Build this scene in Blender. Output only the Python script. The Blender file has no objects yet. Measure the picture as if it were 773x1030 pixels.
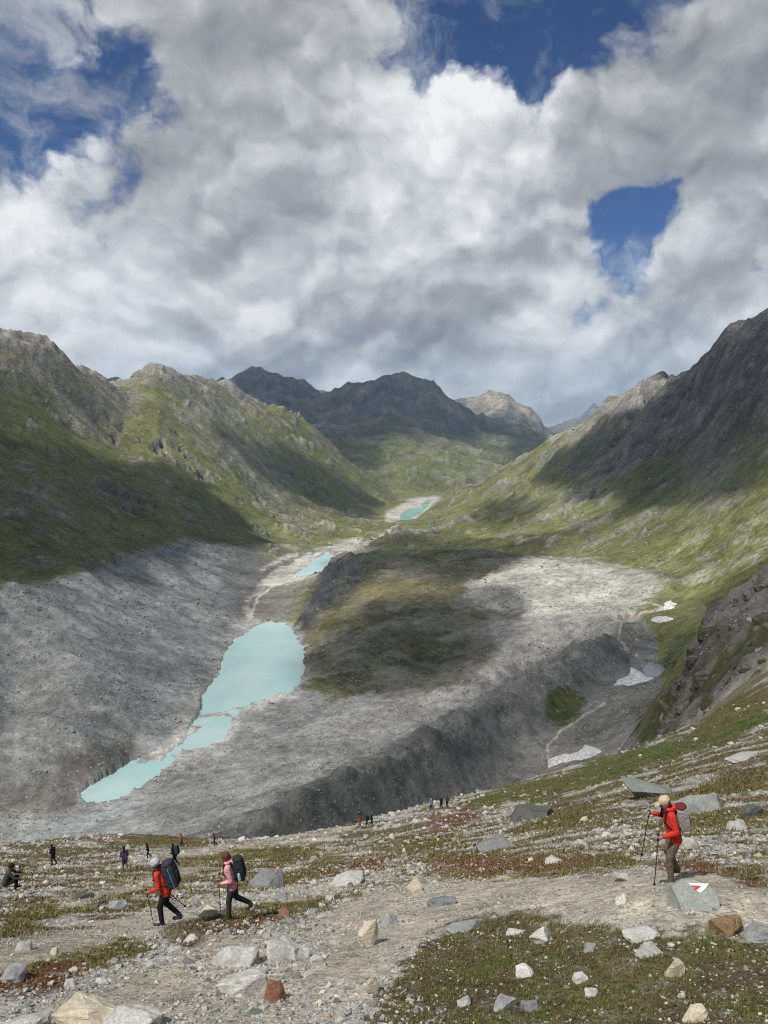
import bpy, bmesh, math, random
import numpy as np
from mathutils import Vector, Matrix

sc = bpy.context.scene
COL = sc.collection
rnd = random.Random(7)
R = math.radians

# ------------------------------------------------------------------ camera
PITCH = R(7.0)
FPX = 744.0                      # focal length in pixels of the 773x1030 photograph
cam_d = bpy.data.cameras.new('camera')
cam_d.sensor_fit = 'VERTICAL'; cam_d.sensor_height = 36.0; cam_d.lens = 36.0 * FPX / 1030.0
cam_d.clip_start = 0.1; cam_d.clip_end = 60000
cam = bpy.data.objects.new('camera', cam_d); COL.objects.link(cam)
cam.rotation_euler = (R(90) - PITCH, 0, 0)
sc.camera = cam
CP, SP = math.cos(PITCH), math.sin(PITCH)

def pdir(px, py):
    """world direction through a point of the photograph (for surveying)"""
    a = (np.asarray(px, float) - 386.5); c = 515.0 - np.asarray(py, float)
    y = FPX * CP + c * SP; z = c * CP - FPX * SP
    return a, y, z
def paz(px, py):
    a, y, z = pdir(px, py)
    return np.arctan2(a, y), z / np.hypot(a, y)
def project(x, y, z):
    d = y * CP - z * SP; u = y * SP + z * CP
    d = np.where(d < 0.05, 0.05, d)
    return 386.5 + FPX * x / d, 515.0 - FPX * u / d

# ------------------------------------------------------------------ sun + sky
SUN_AZ, SUN_EL = R(-135), R(57)          # azimuth from +y, clockwise positive
SUN = np.array([math.sin(SUN_AZ) * math.cos(SUN_EL), math.cos(SUN_AZ) * math.cos(SUN_EL), math.sin(SUN_EL)])
sun_d = bpy.data.lights.new('sun', 'SUN'); sun_d.energy = 5.0; sun_d.angle = R(0.53); sun_d.color = (1.0, 0.955, 0.89)
sun = bpy.data.objects.new('sun', sun_d); COL.objects.link(sun)
sun.rotation_euler = Vector(SUN).to_track_quat('Z', 'Y').to_euler()
sc.view_settings.view_transform = 'Standard'; sc.view_settings.look = 'None'
sc.view_settings.exposure = 0.0; sc.view_settings.gamma = 1.0
sc.view_settings.use_curve_mapping = False
sc.cycles.use_denoising = True; sc.cycles.denoising_prefilter = 'NONE'
sc.cycles.use_adaptive_sampling = True; sc.cycles.adaptive_threshold = 0.02; sc.cycles.adaptive_min_samples = 16
sc.cycles.filter_width = 1.1
sc.cycles.max_bounces = 5; sc.cycles.diffuse_bounces = 2; sc.cycles.glossy_bounces = 2
sc.cycles.volume_bounces = 0; sc.cycles.transparent_max_bounces = 12
sc.cycles.caustics_reflective = False; sc.cycles.caustics_refractive = False

class NT:
    """small helper to write node trees"""
    def __init__(s, tree): s.t = tree
    def n(s, ty, **kw):
        nd = s.t.nodes.new(ty)
        for k, v in kw.items(): setattr(nd, k, v)
        return nd
    def link(s, a, b): s.t.links.new(a, b)
    def put(s, sock, v):
        if isinstance(v, bpy.types.NodeSocket): s.t.links.new(v, sock)
        elif v is not None: sock.default_value = v
    def math(s, op, a, b=None, c=None, clamp=False):
        nd = s.n('ShaderNodeMath', operation=op); nd.use_clamp = clamp
        s.put(nd.inputs[0], a); s.put(nd.inputs[1], b)
        if c is not None: s.put(nd.inputs[2], c)
        return nd.outputs[0]
    def vmath(s, op, a, b=None, sc_=None):
        nd = s.n('ShaderNodeVectorMath', operation=op)
        s.put(nd.inputs[0], a)
        if b is not None: s.put(nd.inputs[1], b)
        if sc_ is not None: s.put(nd.inputs['Scale'], sc_)
        return nd.outputs['Value'] if op in ('DOT_PRODUCT', 'LENGTH', 'DISTANCE') else nd.outputs[0]
    def noise(s, vec, scale, detail=4, rough=0.5, dist=0.0, lac=2.0, out='Fac'):
        nd = s.n('ShaderNodeTexNoise'); s.put(nd.inputs['Vector'], vec)
        s.put(nd.inputs['Scale'], scale); s.put(nd.inputs['Detail'], float(detail))
        s.put(nd.inputs['Roughness'], rough); s.put(nd.inputs['Distortion'], dist); s.put(nd.inputs['Lacunarity'], lac)
        return nd.outputs[out]
    def voro(s, vec, scale, feature='F1', detail=0.0, rough=0.5, out='Distance', rand=1.0):
        nd = s.n('ShaderNodeTexVoronoi', feature=feature); s.put(nd.inputs['Vector'], vec)
        s.put(nd.inputs['Scale'], scale); s.put(nd.inputs['Randomness'], rand)
        if 'Detail' in nd.inputs: s.put(nd.inputs['Detail'], detail); s.put(nd.inputs['Roughness'], rough)
        return nd.outputs[out]
    def mr(s, v, a, b, c=0.0, d=1.0, smooth=True):
        nd = s.n('ShaderNodeMapRange'); nd.interpolation_type = 'SMOOTHSTEP' if smooth else 'LINEAR'
        s.put(nd.inputs['Value'], v); s.put(nd.inputs['From Min'], a); s.put(nd.inputs['From Max'], b)
        s.put(nd.inputs['To Min'], c); s.put(nd.inputs['To Max'], d)
        return nd.outputs[0]
    def mix(s, f, a, b, blend='MIX'):
        nd = s.n('ShaderNodeMix', data_type='RGBA', blend_type=blend)
        s.put(nd.inputs[0], f)
        for i, v in ((6, a), (7, b)):
            if isinstance(v, tuple) and len(v) == 3: v = v + (1.0,)
            s.put(nd.inputs[i], v)
        return nd.outputs[2]
    def gray(s, v):
        nd = s.n('ShaderNodeCombineColor'); [s.put(nd.inputs[i], v) for i in range(3)]
        return nd.outputs[0]

def udir(px, py):
    a, y, z = pdir(px, py); v = np.array([a, y, z]); return tuple(v / np.linalg.norm(v))
world = bpy.data.worlds.new('World'); sc.world = world; world.use_nodes = True
world.cycles.sampling_method = 'MANUAL'; world.cycles.sample_map_resolution = 256
wt = world.node_tree; wt.nodes.clear(); W = NT(wt)
tc = W.n('ShaderNodeTexCoord').outputs['Generated']
sky = W.n('ShaderNodeTexSky', sky_type='NISHITA'); sky.sun_disc = False
sky.sun_elevation = SUN_EL; sky.sun_rotation = SUN_AZ
sky.altitude = 2700; sky.air_density = 1.0; sky.dust_density = 0.0; sky.ozone_density = 2.0
# cloud coordinates: direction, slightly flattened, warped
dirv = W.vmath('NORMALIZE', tc)
warp = W.noise(dirv, 2.6, 4, 0.55, out='Color')
warp = W.vmath('SUBTRACT', warp, (0.5, 0.5, 0.5))
p = W.vmath('ADD', W.vmath('MULTIPLY', dirv, (1.0, 1.0, 1.35)), W.vmath('SCALE', warp, sc_=0.16))
warp2 = W.vmath('SUBTRACT', W.noise(dirv, 14.0, 4, 0.6, out='Color'), (0.5, 0.5, 0.5))
p = W.vmath('ADD', p, W.vmath('SCALE', warp2, sc_=0.05))

def blob(px, py, rad, soft=0.6):
    """soft round region of the sky round a direction, radius in photograph pixels"""
    d = W.vmath('DISTANCE', pw, udir(px, py))
    r = rad / FPX * 0.93
    return W.mr(d, r * (1 - soft), r * (1 + soft), 1.0, 0.0)
pw = W.vmath('ADD', dirv, W.vmath('SCALE', warp, sc_=0.20))
pw = W.vmath('ADD', pw, W.vmath('SCALE', warp2, sc_=0.07))

def billow(vec):
    b = W.voro(vec, 5.5, 'F1', 3.0, 0.52)
    c = W.noise(vec, 4.0, 8, 0.56)
    h = W.math('MULTIPLY_ADD', b, -0.55, 0.42)
    return W.math('MULTIPLY_ADD', c, 0.75, h)
b0 = billow(p)
ldir = Vector(udir(300, 0)) - Vector(udir(386, 300)); ldir.normalize()
b1 = billow(W.vmath('ADD', p, tuple(ldir * 0.030)))
emb = W.math('SUBTRACT', b0, b1)                # >0 on the sides that face the light
big = W.noise(dirv, 3.1, 5, 0.55)

def addall(terms, start):
    acc = start
    for (px, py, rad, wgt, *so) in terms:
        acc = W.math('MULTIPLY_ADD', blob(px, py, rad, *(so or [0.6])), wgt, acc)
    return acc
# coverage: everywhere cloudy, with a few holes
cov = W.math('MULTIPLY_ADD', big, 0.6, W.math('MULTIPLY', b0, 1.25))
cov = W.math('ADD', cov, -0.18)
cov = addall([(45, 62, 72, -0.64, .95), (135, 72, 32, -0.4, .95), (500, 38, 66, -0.62, .95), (420, 70, 40, -0.46, .95), (590, 10, 66, -0.5, .95), (664, 206, 34, -0.58, 1.0), (640, 226, 34, -0.56, 1.0), (620, 250, 28, -0.62, 1.0), (603, 198, 22, -0.5, 1.0),
              (120, 12, 50, 0.25), (715, 90, 100, 0.4), (540, 118, 46, 0.35), (450, 135, 60, 0.3), (600, 130, 40, 0.25), (580, 260, 40, 0.2), (300, 60, 105, 0.3), (390, 260, 200, 0.35), (100, 240, 130, 0.4), (700, 330, 90, 0.3), (480, 20, 30, 0.12), (460, 345, 60, 0.3), (535, 265, 40, 0.3), (310, 210, 50, 0.2)], cov)
fine = W.noise(p, 20.0, 7, 0.64)
alpha = W.mr(W.math('MULTIPLY_ADD', W.math('SUBTRACT', fine, 0.5), 0.85, cov), 0.22, 0.60)
wisp = W.mr(W.noise(W.vmath('ADD', p, W.vmath('SCALE', warp, sc_=0.25)), 7.0, 8, 0.66), 0.47, 0.74, 0.0, 0.75)
alpha = W.math('MAXIMUM', alpha, wisp)
low = W.n('ShaderNodeSeparateXYZ'); W.put(low.inputs[0], dirv)
alpha = W.math('MAXIMUM', alpha, W.mr(low.outputs[2], 0.02, 0.16, 0.97, 0.0))
# brightness of the cloud: lit lumps, grey hollows, broad dark bases
br = W.math('MULTIPLY_ADD', emb, 1.25, 0.70)
br = W.math('MULTIPLY_ADD', W.math('SUBTRACT', fine, 0.5), 0.42, br)
br = W.math('MULTIPLY_ADD', W.math('SUBTRACT', big, 0.5), 0.75, br)
br = W.math('MULTIPLY_ADD', W.math('SUBTRACT', b0, 0.5), 0.45, br)
br = addall([(700, 110, 125, -0.22), (250, 45, 120, -0.10), (450, 330, 75, -0.14), (170, 215, 70, -0.14), (730, 270, 60, -0.16), (260, 330, 50, -0.06), (370, 240, 60, -0.06), (640, 330, 60, -0.08),
             (400, 160, 95, 0.20), (540, 115, 42, 0.26), (470, 130, 60, 0.12), (330, 190, 60, 0.08), (60, 200, 80, 0.20), (90, 310, 70, 0.18), (600, 290, 75, 0.18), (520, 370, 80, 0.16), (655, 265, 28, 0.25), (250, 290, 22, 0.2)], br)
br = W.mr(br, -0.05, 1.1, 0.0, 1.0, smooth=False)
cr = W.n('ShaderNodeValToRGB'); W.put(cr.inputs[0], br)
el = cr.color_ramp.elements
el[0].position = 0.15; el[0].color = (0.26, 0.272, 0.295, 1)
el[1].position = 0.97; el[1].color = (0.95, 0.96, 0.97, 1)
e = cr.color_ramp.elements.new(0.42); e.color = (0.40, 0.415, 0.44, 1)
e = cr.color_ramp.elements.new(0.64); e.color = (0.60, 0.62, 0.645, 1)
skyc = W.vmath('MULTIPLY', sky.outputs[0], (0.033, 0.050, 0.074))
bg_sky = W.n('ShaderNodeBackground'); W.put(bg_sky.inputs[0], skyc); bg_sky.inputs[1].default_value = 1.0
bg_cl = W.n('ShaderNodeBackground'); W.put(bg_cl.inputs[0], cr.outputs[0]); bg_cl.inputs[1].default_value = 1.0
ms = W.n('ShaderNodeMixShader'); W.put(ms.inputs[0], alpha); W.link(bg_sky.outputs[0], ms.inputs[1]); W.link(bg_cl.outputs[0], ms.inputs[2])
wo = W.n('ShaderNodeOutputWorld'); W.link(ms.outputs[0], wo.inputs[0])
# ------------------------------------------------------------------ value noise helpers (numpy)
def _hash(ix, iy, seed):
    h = (ix.astype(np.int64) * 374761393 + iy.astype(np.int64) * 668265263 + seed * 974634777) & 0x7fffffff
    h = ((h ^ (h >> 13)) * 1274126177) & 0x7fffffff
    return (h ^ (h >> 16)) & 0xffff
def perlin(x, y, seed=0):
    x = np.asarray(x, float); y = np.asarray(y, float)
    ix = np.floor(x); iy = np.floor(y); fx = x - ix; fy = y - iy
    u = fx * fx * fx * (fx * (fx * 6 - 15) + 10); v = fy * fy * fy * (fy * (fy * 6 - 15) + 10)
    def g(ox, oy):
        a = _hash(ix + ox, iy + oy, seed) * (2 * math.pi / 65536.0)
        return np.cos(a) * (fx - ox) + np.sin(a) * (fy - oy)
    a = g(0, 0); b = g(1, 0); c = g(0, 1); d = g(1, 1)
    return 1.5 * ((a + (b - a) * u) + ((c + (d - c) * u) - (a + (b - a) * u)) * v)
def fbm(x, y, lam, octs=5, gain=0.5, seed=0):
    s = 0.0; a = 1.0
    for i in range(octs):
        s = s + a * perlin(x / lam + 17.3 * i, y / lam - 9.1 * i, seed + i); a *= gain; lam /= 2.03
    return s
def sstep(a, b, x):
    t = np.clip((x - a) / (b - a), 0, 1); return t * t * (3 - 2 * t)

# ------------------------------------------------------------------ survey points of the terrain
# (photo x, photo y, horizontal distance in m) or (photo x, photo y, 'z', height against the camera)
PTS = []
def P(px, py, r): PTS.append((px, py, r))
def Z(px, py, z):
    az, e = paz(px, py); PTS.append((px, py, z / e))
# foreground slope
for px, prof in {
    -160: [(1030, 10.5), (980, 13), (935, 19), (895, 42), (872, 75), (858, 115), (900, 170), (950, 240)],
    0: [(1030, 9.5), (980, 12), (930, 18), (890, 43), (865, 75), (850, 110), (885, 165), (930, 240)],
    125: [(1030, 9), (980, 11.5), (930, 17), (876, 47), (855, 80), (840, 112), (875, 165), (915, 235)],
    240: [(1030, 8.5), (980, 11), (922, 16.8), (890, 30), (865, 62), (847, 112), (880, 165), (905, 230)],
    370: [(1030, 8), (980, 10.3), (940, 13.5), (900, 20), (870, 38), (845, 75), (825, 117), (860, 170), (880, 240)],
    450: [(1030, 8), (980, 10), (940, 12.5), (900, 17), (870, 28), (840, 60), (807, 125), (850, 180), (870, 260)],
    560: [(1030, 8), (980, 9.8), (940, 11.8), (900, 14.5), (870, 20), (840, 36), (810, 70), (777, 130), (825, 190), (840, 280)],
    670: [(1030, 8), (980, 9.7), (930, 11.5), (892, 13.7), (870, 17), (840, 27), (800, 50), (760, 100), (742, 135), (770, 165)],
    773: [(1030, 8.5), (980, 10), (930, 12), (890, 14.5), (850, 20), (800, 38), (750, 70), (705, 115), (690, 135)],
    930: [(1030, 9), (980, 11), (930, 13), (890, 16), (850, 22), (790, 38), (720, 70), (650, 120)]}.items():
    for py, r in prof: P(px, py, r)
# right rock outcrop
for a in [(773, 578, 300), (742, 597, 295), (716, 615, 290), (700, 642, 275), (690, 672, 260), (678, 705, 245), (668, 732, 225), (930, 520, 320),
          (773, 650, 200), (730, 690, 190), (773, 615, 240), (720, 650, 235), (700, 700, 215), (760, 632, 220), (690, 735, 170), (930, 600, 190),
          (773, 640, 370), (742, 660, 360), (716, 675, 355), (702, 690, 340), (930, 600, 420)]: P(*a)
# right moraine crest, its steep near side and its hidden far side
crest = [(140, 875, -152), (215, 838, -160), (260, 812, -165), (300, 790, -170), (350, 765, -178), (400, 742, -186), (450, 715, -195),
         (500, 688, -204), (540, 666, -210), (590, 642, -216), (635, 621, -222)]
cxs = np.linspace(140, 635, 40); cra = np.array(crest, float)
for px, py, z in zip(cxs, np.interp(cxs, cra[:, 0], cra[:, 1]) + 1.5 * np.sin(cxs / 17.0), np.interp(cxs, cra[:, 0], cra[:, 2])):
    az, e = paz(px, py); rc = z / e; PTS.append((px, py, rc))
    k = 1.0 if px < 520 else 0.55
    for q, sl in ((0.965, 0.55), (0.93, 0.55), (0.895, 0.52)):
        zz = z - sl * k * (1 - q) * rc; PTS.append((az, zz / (q * rc), q * rc, 'E'))
    for q, dz in ((1.04, -0.045), (1.12, -0.10), (1.22, -0.15)):
        if px < 560: PTS.append((az, max((z + dz * rc) , -292) / (q * rc), q * rc, 'E'))
# trough between the moraine and the foreground
for a in [(545, 772, -243), (578, 760, -231), (605, 735, -226), (625, 705, -222), (640, 688, -221), (655, 672, -223), (655, 640, -226), (668, 612, -214), (640, 660, -222), (620, 690, -224), (590, 720, -229), (560, 740, -236)]: Z(*a)
for px, r, z in ((240, 300, -185), (340, 315, -190), (430, 360, -215), (500, 420, -232), (60, 330, -215), (-100, 360, -230)):
    az, _ = paz(px, 830); PTS.append((float(az), z / r, r, 'E'))
# lake basin floor
LAKE_Z = -300.0
for a in [(-100, 835, -296), (0, 830, -297), (30, 836, -298), (90, 822, -299), (150, 812, -297), (200, 790, -297), (240, 770, -297), (280, 745, -297), (330, 715, -296), (380, 700, -292), (330, 690, -297),
          (60, 815, -299), (135, 757, -298), (84, 797, -300), (103, 806, -300.5), (146, 786, -300.5), (200, 752, -300.5), (240, 714, -300.5), (288, 697, -300), (304, 664, -300), (290, 632, -300), (257, 633, -300), (227, 661, -300), (207, 697, -300), (188, 745, -300), (265, 660, -304), (260, 685, -304), (130, 785, -303),
          (250, 600, -303), (262, 610, -302), (285, 585, -306), (320, 570, -310), (300, 566, -311), (335, 556, -318), (350, 548, -325), (365, 550, -322), (300, 556, -312), (270, 575, -302), (240, 620, -298)]: Z(*a)
# left moraine
for a in [(-160, 640, -165), (-60, 608, -185), (0, 592, -197), (50, 585, -205), (100, 572, -215), (150, 552, -230), (200, 545, -250), (235, 548, -272), (268, 556, -290)]:
    Z(*a)
    az, e = paz(a[0], a[1]); rc = a[2] / e
    if a[0] < 190: PTS.append((float(az), (a[2] - 8) / (rc * 1.05), rc * 1.05, 'E'))
for a in [(0, 700, -262), (0, 650, -232), (0, 620, -212), (60, 640, -232), (60, 700, -262), (120, 600, -240), (120, 650, -258), (170, 600, -262), (180, 650, -282), (200, 580, -274), (220, 600, -288), (150, 700, -282), (190, 690, -292), (225, 640, -296), (-160, 720, -262), (-160, 790, -285),
          (25, 748, -268), (75, 746, -274), (115, 738, -280), (135, 733, -284), (0, 790, -290), (60, 803, -296), (95, 785, -296), (135, 750, -296), (0, 745, -268)]: Z(*a)
# knoll right of the lake, sunlit scree behind the moraine
for a in [(318, 585, -292), (335, 563, -262), (370, 557, -252), (420, 555, -247), (480, 553, -243), (530, 556, -236), (350, 600, -272), (310, 642, -297), (320, 615, -288), (400, 620, -263), (400, 585, -254), (460, 600, -252), (450, 650, -275), (400, 665, -284), (460, 695, -284), (420, 700, -290),
          (560, 562, -228), (600, 566, -220), (650, 576, -213), (600, 615, -238), (560, 640, -250), (520, 600, -243), (520, 640, -258), (500, 670, -272)]: Z(*a)
for px, r, f in ((335, 1460, -0.209), (370, 1520, -0.203), (420, 1520, -0.197), (480, 1560, -0.19), (560, 1400, -0.192)): PTS.append((float(paz(px, 560)[0]), f, r, 'E'))
# valley floor beyond and the far reservoir
for a in [(400, 545, -325), (370, 535, -340), (395, 524, -385), (415, 514, -402), (405, 520, -402), (430, 506, -403), (438, 501, -402), (380, 520, -388), (360, 530, -350)]: Z(*a)
# right mountainside
for a in [(700, 600, 950), (773, 570, 880), (773, 500, 1100), (773, 450, 1300), (773, 400, 1550), (773, 350, 1750), (773, 310, 1900), (735, 330, 1950), (715, 352, 2050), (690, 370, 2200), (655, 380, 2450), (620, 400, 2650), (590, 420, 2850), (560, 437, 3050), (530, 455, 3250), (500, 474, 3400), (470, 488, 3500), (448, 498, 3560),
          (700, 555, 1120), (700, 500, 1450), (700, 450, 1700), (700, 405, 1950), (620, 540, 1450), (600, 500, 1900), (600, 450, 2400), (640, 430, 2150), (520, 540, 1750), (500, 510, 2500), (550, 470, 2600), (460, 520, 2700), (450, 540, 2050), (420, 530, 2600), (640, 570, 1180),
          (930, 180, 2000), (930, 300, 1700), (930, 400, 1350), (930, 480, 1000), (930, 540, 700)]: P(*a)
for a in [(773, 350, 2300), (690, 420, 2700), (620, 440, 3200), (560, 470, 3600), (500, 500, 4000), (930, 230, 2500)]: P(*a)
# left mountainside
for a in [(0, 580, 960), (60, 572, 1100), (110, 560, 1250), (50, 520, 1320), (0, 470, 1500), (0, 520, 1250), (100, 480, 1700), (100, 530, 1450), (200, 500, 1950), (160, 525, 1650), (245, 528, 2000), (0, 400, 1850), (0, 328, 2200), (30, 338, 2250), (60, 352, 2330), (85, 366, 2450), (110, 378, 2650), (128, 380, 2800), (140, 372, 2950), (157, 369, 3050), (180, 374, 3200), (210, 380, 3400), (232, 388, 3550), (262, 404, 3750), (290, 414, 3900), (315, 430, 4000), (345, 455, 4050), (372, 480, 4050), (392, 500, 4000),
          (250, 450, 2900), (200, 430, 2600), (150, 430, 2300), (100, 420, 2200), (50, 400, 2100), (300, 480, 3100), (280, 510, 2500), (330, 515, 2700), (300, 532, 2150), (340, 480, 3500), (250, 490, 2400), (210, 395, 3250), (160, 395, 2800), (-160, 250, 2100), (-160, 400, 1600), (-160, 500, 1250), (-160, 590, 850)]: P(*a)
for a in [(0, 370, 2700), (60, 390, 2800), (128, 400, 3500), (180, 400, 3900), (232, 408, 4200), (290, 432, 4500), (345, 470, 4500), (-160, 300, 2600)]: P(*a)
# far ranges
for a in [(190, 392, 6500), (222, 381, 6800), (245, 374, 7000), (262, 369, 7200), (282, 376, 7100), (300, 383, 7000), (322, 391, 6900), (345, 388, 6600), (370, 382, 6400), (396, 377, 6300), (418, 378, 6300), (436, 386, 6250), (452, 397, 6200), (462, 403, 6300),
          (475, 399, 8300), (492, 397, 8400), (508, 396, 8500), (522, 403, 8500), (535, 413, 8500), (548, 426, 8600),
          (330, 420, 5700), (400, 410, 5800), (440, 440, 5300), (400, 440, 5000), (370, 450, 4800), (480, 455, 5000), (470, 425, 6200), (520, 430, 7300), (500, 440, 6000), (430, 472, 4500), (420, 490, 4200), (505, 458, 5600), (280, 405, 5800), (150, 400, 6000), (50, 390, 5500), (-160, 380, 5500),
          (560, 424, 13000), (590, 414, 13500), (620, 412, 14000), (700, 405, 14000), (900, 400, 14000), (575, 420, 13000), (540, 440, 10500), (600, 445, 9500), (700, 440, 8000), (900, 420, 8000),
          (262, 395, 9000), (400, 400, 7800), (340, 405, 9000), (510, 415, 9800), (450, 418, 8000), (200, 405, 9500), (400, 420, 14000), (200, 420, 14000), (0, 410, 14000), (-160, 400, 14000), (550, 435, 15500), (400, 430, 16000), (100, 430, 16000), (700, 425, 16000)]: P(*a)
# bank right below the photographer
for px in (-160, 0, 200, 386, 570, 773, 930):
    az, _ = paz(px, 1030)
    for r, z in ((0.9, -1.75), (1.6, -2.2), (3.0, -3.25), (5.0, -4.85)): PTS.append((float(az), z / r, r, 'E'))

A_, E_, L_ = [], [], []
for t in PTS:
    if len(t) == 4: az, e, r = t[0], t[1], t[2]
    else:
        az, e = paz(t[0], t[1]); r = t[2]
    A_.append(float(az)); E_.append(float(e)); L_.append(math.log(r))
A_ = np.array(A_); E_ = np.array(E_); L_ = np.array(L_)
KA = 1.4
def kern(d2): return np.sqrt(d2 + 0.0016)
X_ = np.stack([A_ * KA, L_], 1)
D2 = ((X_[:, None] - X_[None]) ** 2).sum(-1)
n_ = len(X_)
M_ = np.zeros((n_ + 3, n_ + 3)); M_[:n_, :n_] = kern(D2) - np.eye(n_) * 0.004
M_[:n_, n_] = 1; M_[:n_, n_ + 1:] = X_; M_[n_, :n_] = 1; M_[n_ + 1:, :n_] = X_.T
SOL = np.linalg.solve(M_, np.concatenate([E_, np.zeros(3)]))
GA = np.linspace(R(-40), R(40), 220); GL = np.linspace(math.log(0.9), math.log(16500), 520)
gx, gy = np.meshgrid(GA * KA, GL)
GE = np.zeros_like(gx)
for i in range(n_): GE += SOL[i] * kern((gx - X_[i, 0]) ** 2 + (gy - X_[i, 1]) ** 2)
GE += SOL[n_] + SOL[n_ + 1] * gx + SOL[n_ + 2] * gy

def catmull(grid, q):
    """interpolation matrix (rows: query, columns: grid)"""
    n = len(grid); t = np.clip((q - grid[0]) / (grid[1] - grid[0]), 0, n - 1.000001)
    i = np.floor(t).astype(int); f = t - i
    w = [-.5 * f + f * f - .5 * f ** 3, 1 - 2.5 * f * f + 1.5 * f ** 3, .5 * f + 2 * f * f - 1.5 * f ** 3, -.5 * f * f + .5 * f ** 3]
    M = np.zeros((len(q), n)); rows = np.arange(len(q))
    for k in range(4): np.add.at(M, (rows, np.clip(i + k - 1, 0, n - 1)), w[k])
    return M

# mesh grid: rings round the viewpoint, finer inside the view
fine = np.linspace(R(-31.5), R(31.5), 640)
coarse = np.concatenate([np.linspace(R(31.5), R(60), 24)[1:], np.linspace(R(60), R(300), 61)[1:-1], np.linspace(R(300), R(328.5), 24)[:-1]])
AZ = np.concatenate([fine, coarse]); NF = len(fine); NA = len(AZ)
lr = [math.log(0.9)]
while lr[-1] < math.log(16000):
    r = math.exp(lr[-1])
    st = 0.06 if r < 6 else 0.0088 if r < 140 else 0.016 if r < 210 else 0.0052 if r < 1700 else 0.0058 if r < 4200 else 0.0095 if r < 9000 else 0.02
    lr.append(lr[-1] + st)
LR = np.array(lr); NR = len(LR); RR = np.exp(LR)
wrapA = np.where(AZ > math.pi, AZ - 2 * math.pi, AZ)
Wr = catmull(GL, LR); Wa = catmull(GA, np.clip(wrapA, R(-39.9), R(39.9)))
E = Wr @ GE @ Wa.T                                   # (NR, NA)
# outside the view the slope goes on: it climbs behind the viewer
back = sstep(R(55), R(120), np.abs(wrapA + R(0)))[None, :] * np.where(wrapA > 0, 1.0, 0.8)[None, :]
zb = -1.75 + 0.42 * np.minimum(RR, 700) + 0.004 * RR
E = E * (1 - back) + (zb / RR)[:, None] * back
TX = RR[:, None] * np.sin(AZ)[None]; TY = RR[:, None] * np.cos(AZ)[None]
TZ = E * RR[:, None]
TR = np.broadcast_to(RR[:, None], TX.shape)
PX, PY = project(TX, TY, TZ)                         # where each point shows in the photograph (before the fine relief)

# ------------------------------------------------------------------ ground cover zones, surveyed in the photograph, each within a distance range
def inpoly(px, py, poly):
    poly = np.array(poly, float); c = np.zeros(px.shape, bool); j = len(poly) - 1
    for i in range(len(poly)):
        xi, yi = poly[i]; xj, yj = poly[j]
        if yi != yj: c ^= ((yi > py) != (yj > py)) & (px < (xj - xi) * (py - yi) / (yj - yi) + xi)
        j = i
    return c
def sdist(px, py, line, closed=False):
    d = np.full(px.shape, 1e9); line = list(line) + ([line[0]] if closed else [])
    for (x0, y0), (x1, y1) in zip(line[:-1], line[1:]):
        dx, dy = x1 - x0, y1 - y0; t = np.clip(((px - x0) * dx + (py - y0) * dy) / (dx * dx + dy * dy + 1e-9), 0, 1)
        d = np.minimum(d, (px - x0 - t * dx) ** 2 + (py - y0 - t * dy) ** 2)
    return np.sqrt(d)
# noise that roughens the edges of the zones, in world metres but growing with distance
lam = TR * 0.06
_s = np.sin(AZ)[None] + 0 * TX; _l = LR[:, None] + 0 * TX
wx = 1.3 * perlin(_s * 19, _l * 24, 15) + 0.5 * perlin(_s * 340, _l * 340, 16) + perlin(np.sin(AZ)[None] * 60 + 0 * TX, LR[:, None] * 60 + 0 * TX, 5) + 0.6 * perlin(np.sin(AZ)[None] * 150 + 0 * TX, LR[:, None] * 150 + 0 * TX, 6)
wy = 1.3 * perlin(_s * 19, _l * 24 + 50, 17) + 0.5 * perlin(_s * 340, _l * 340 + 50, 18) + perlin(np.sin(AZ)[None] * 60 + 31 + 0 * TX, LR[:, None] * 60 + 0 * TX, 7) + 0.6 * perlin(np.sin(AZ)[None] * 150 + 9 + 0 * TX, LR[:, None] * 150 + 0 * TX, 8)
def zone(poly, rmin, rmax, soft=5.0, rough=5.0):
    xs = [q[0] for q in poly]; ys = [q[1] for q in poly]; m = soft + 2 * rough + 2
    out = np.zeros(TX.shape, np.float32)
    sel = (TR >= rmin) & (TR <= rmax) & (PX > min(xs) - m) & (PX < max(xs) + m) & (PY > min(ys) - m) & (PY < max(ys) + m)
    sel[:, NF:] = False
    if not sel.any(): return out
    x = PX[sel] + rough * wx[sel]; y = PY[sel] + rough * wy[sel] * 0.6
    d = sdist(x, y, poly, True); d = np.where(inpoly(x, y, poly), d, -d)
    out[sel] = sstep(-soft, soft, d); return out
def lane(line, w, rmin, rmax, soft=0.6, rough=1.0):
    xs = [q[0] for q in line]; ys = [q[1] for q in line]; m = w + soft + 2 * rough + 2
    out = np.zeros(TX.shape, np.float32)
    sel = (TR >= rmin) & (TR <= rmax) & (PX > min(xs) - m) & (PX < max(xs) + m) & (PY > min(ys) - m) & (PY < max(ys) + m)
    sel[:, NF:] = False
    if not sel.any(): return out
    d = sdist(PX[sel] + rough * wx[sel], PY[sel] + rough * wy[sel], line)
    out[sel] = 1 - sstep(w - soft, w + soft, d); return out

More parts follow.
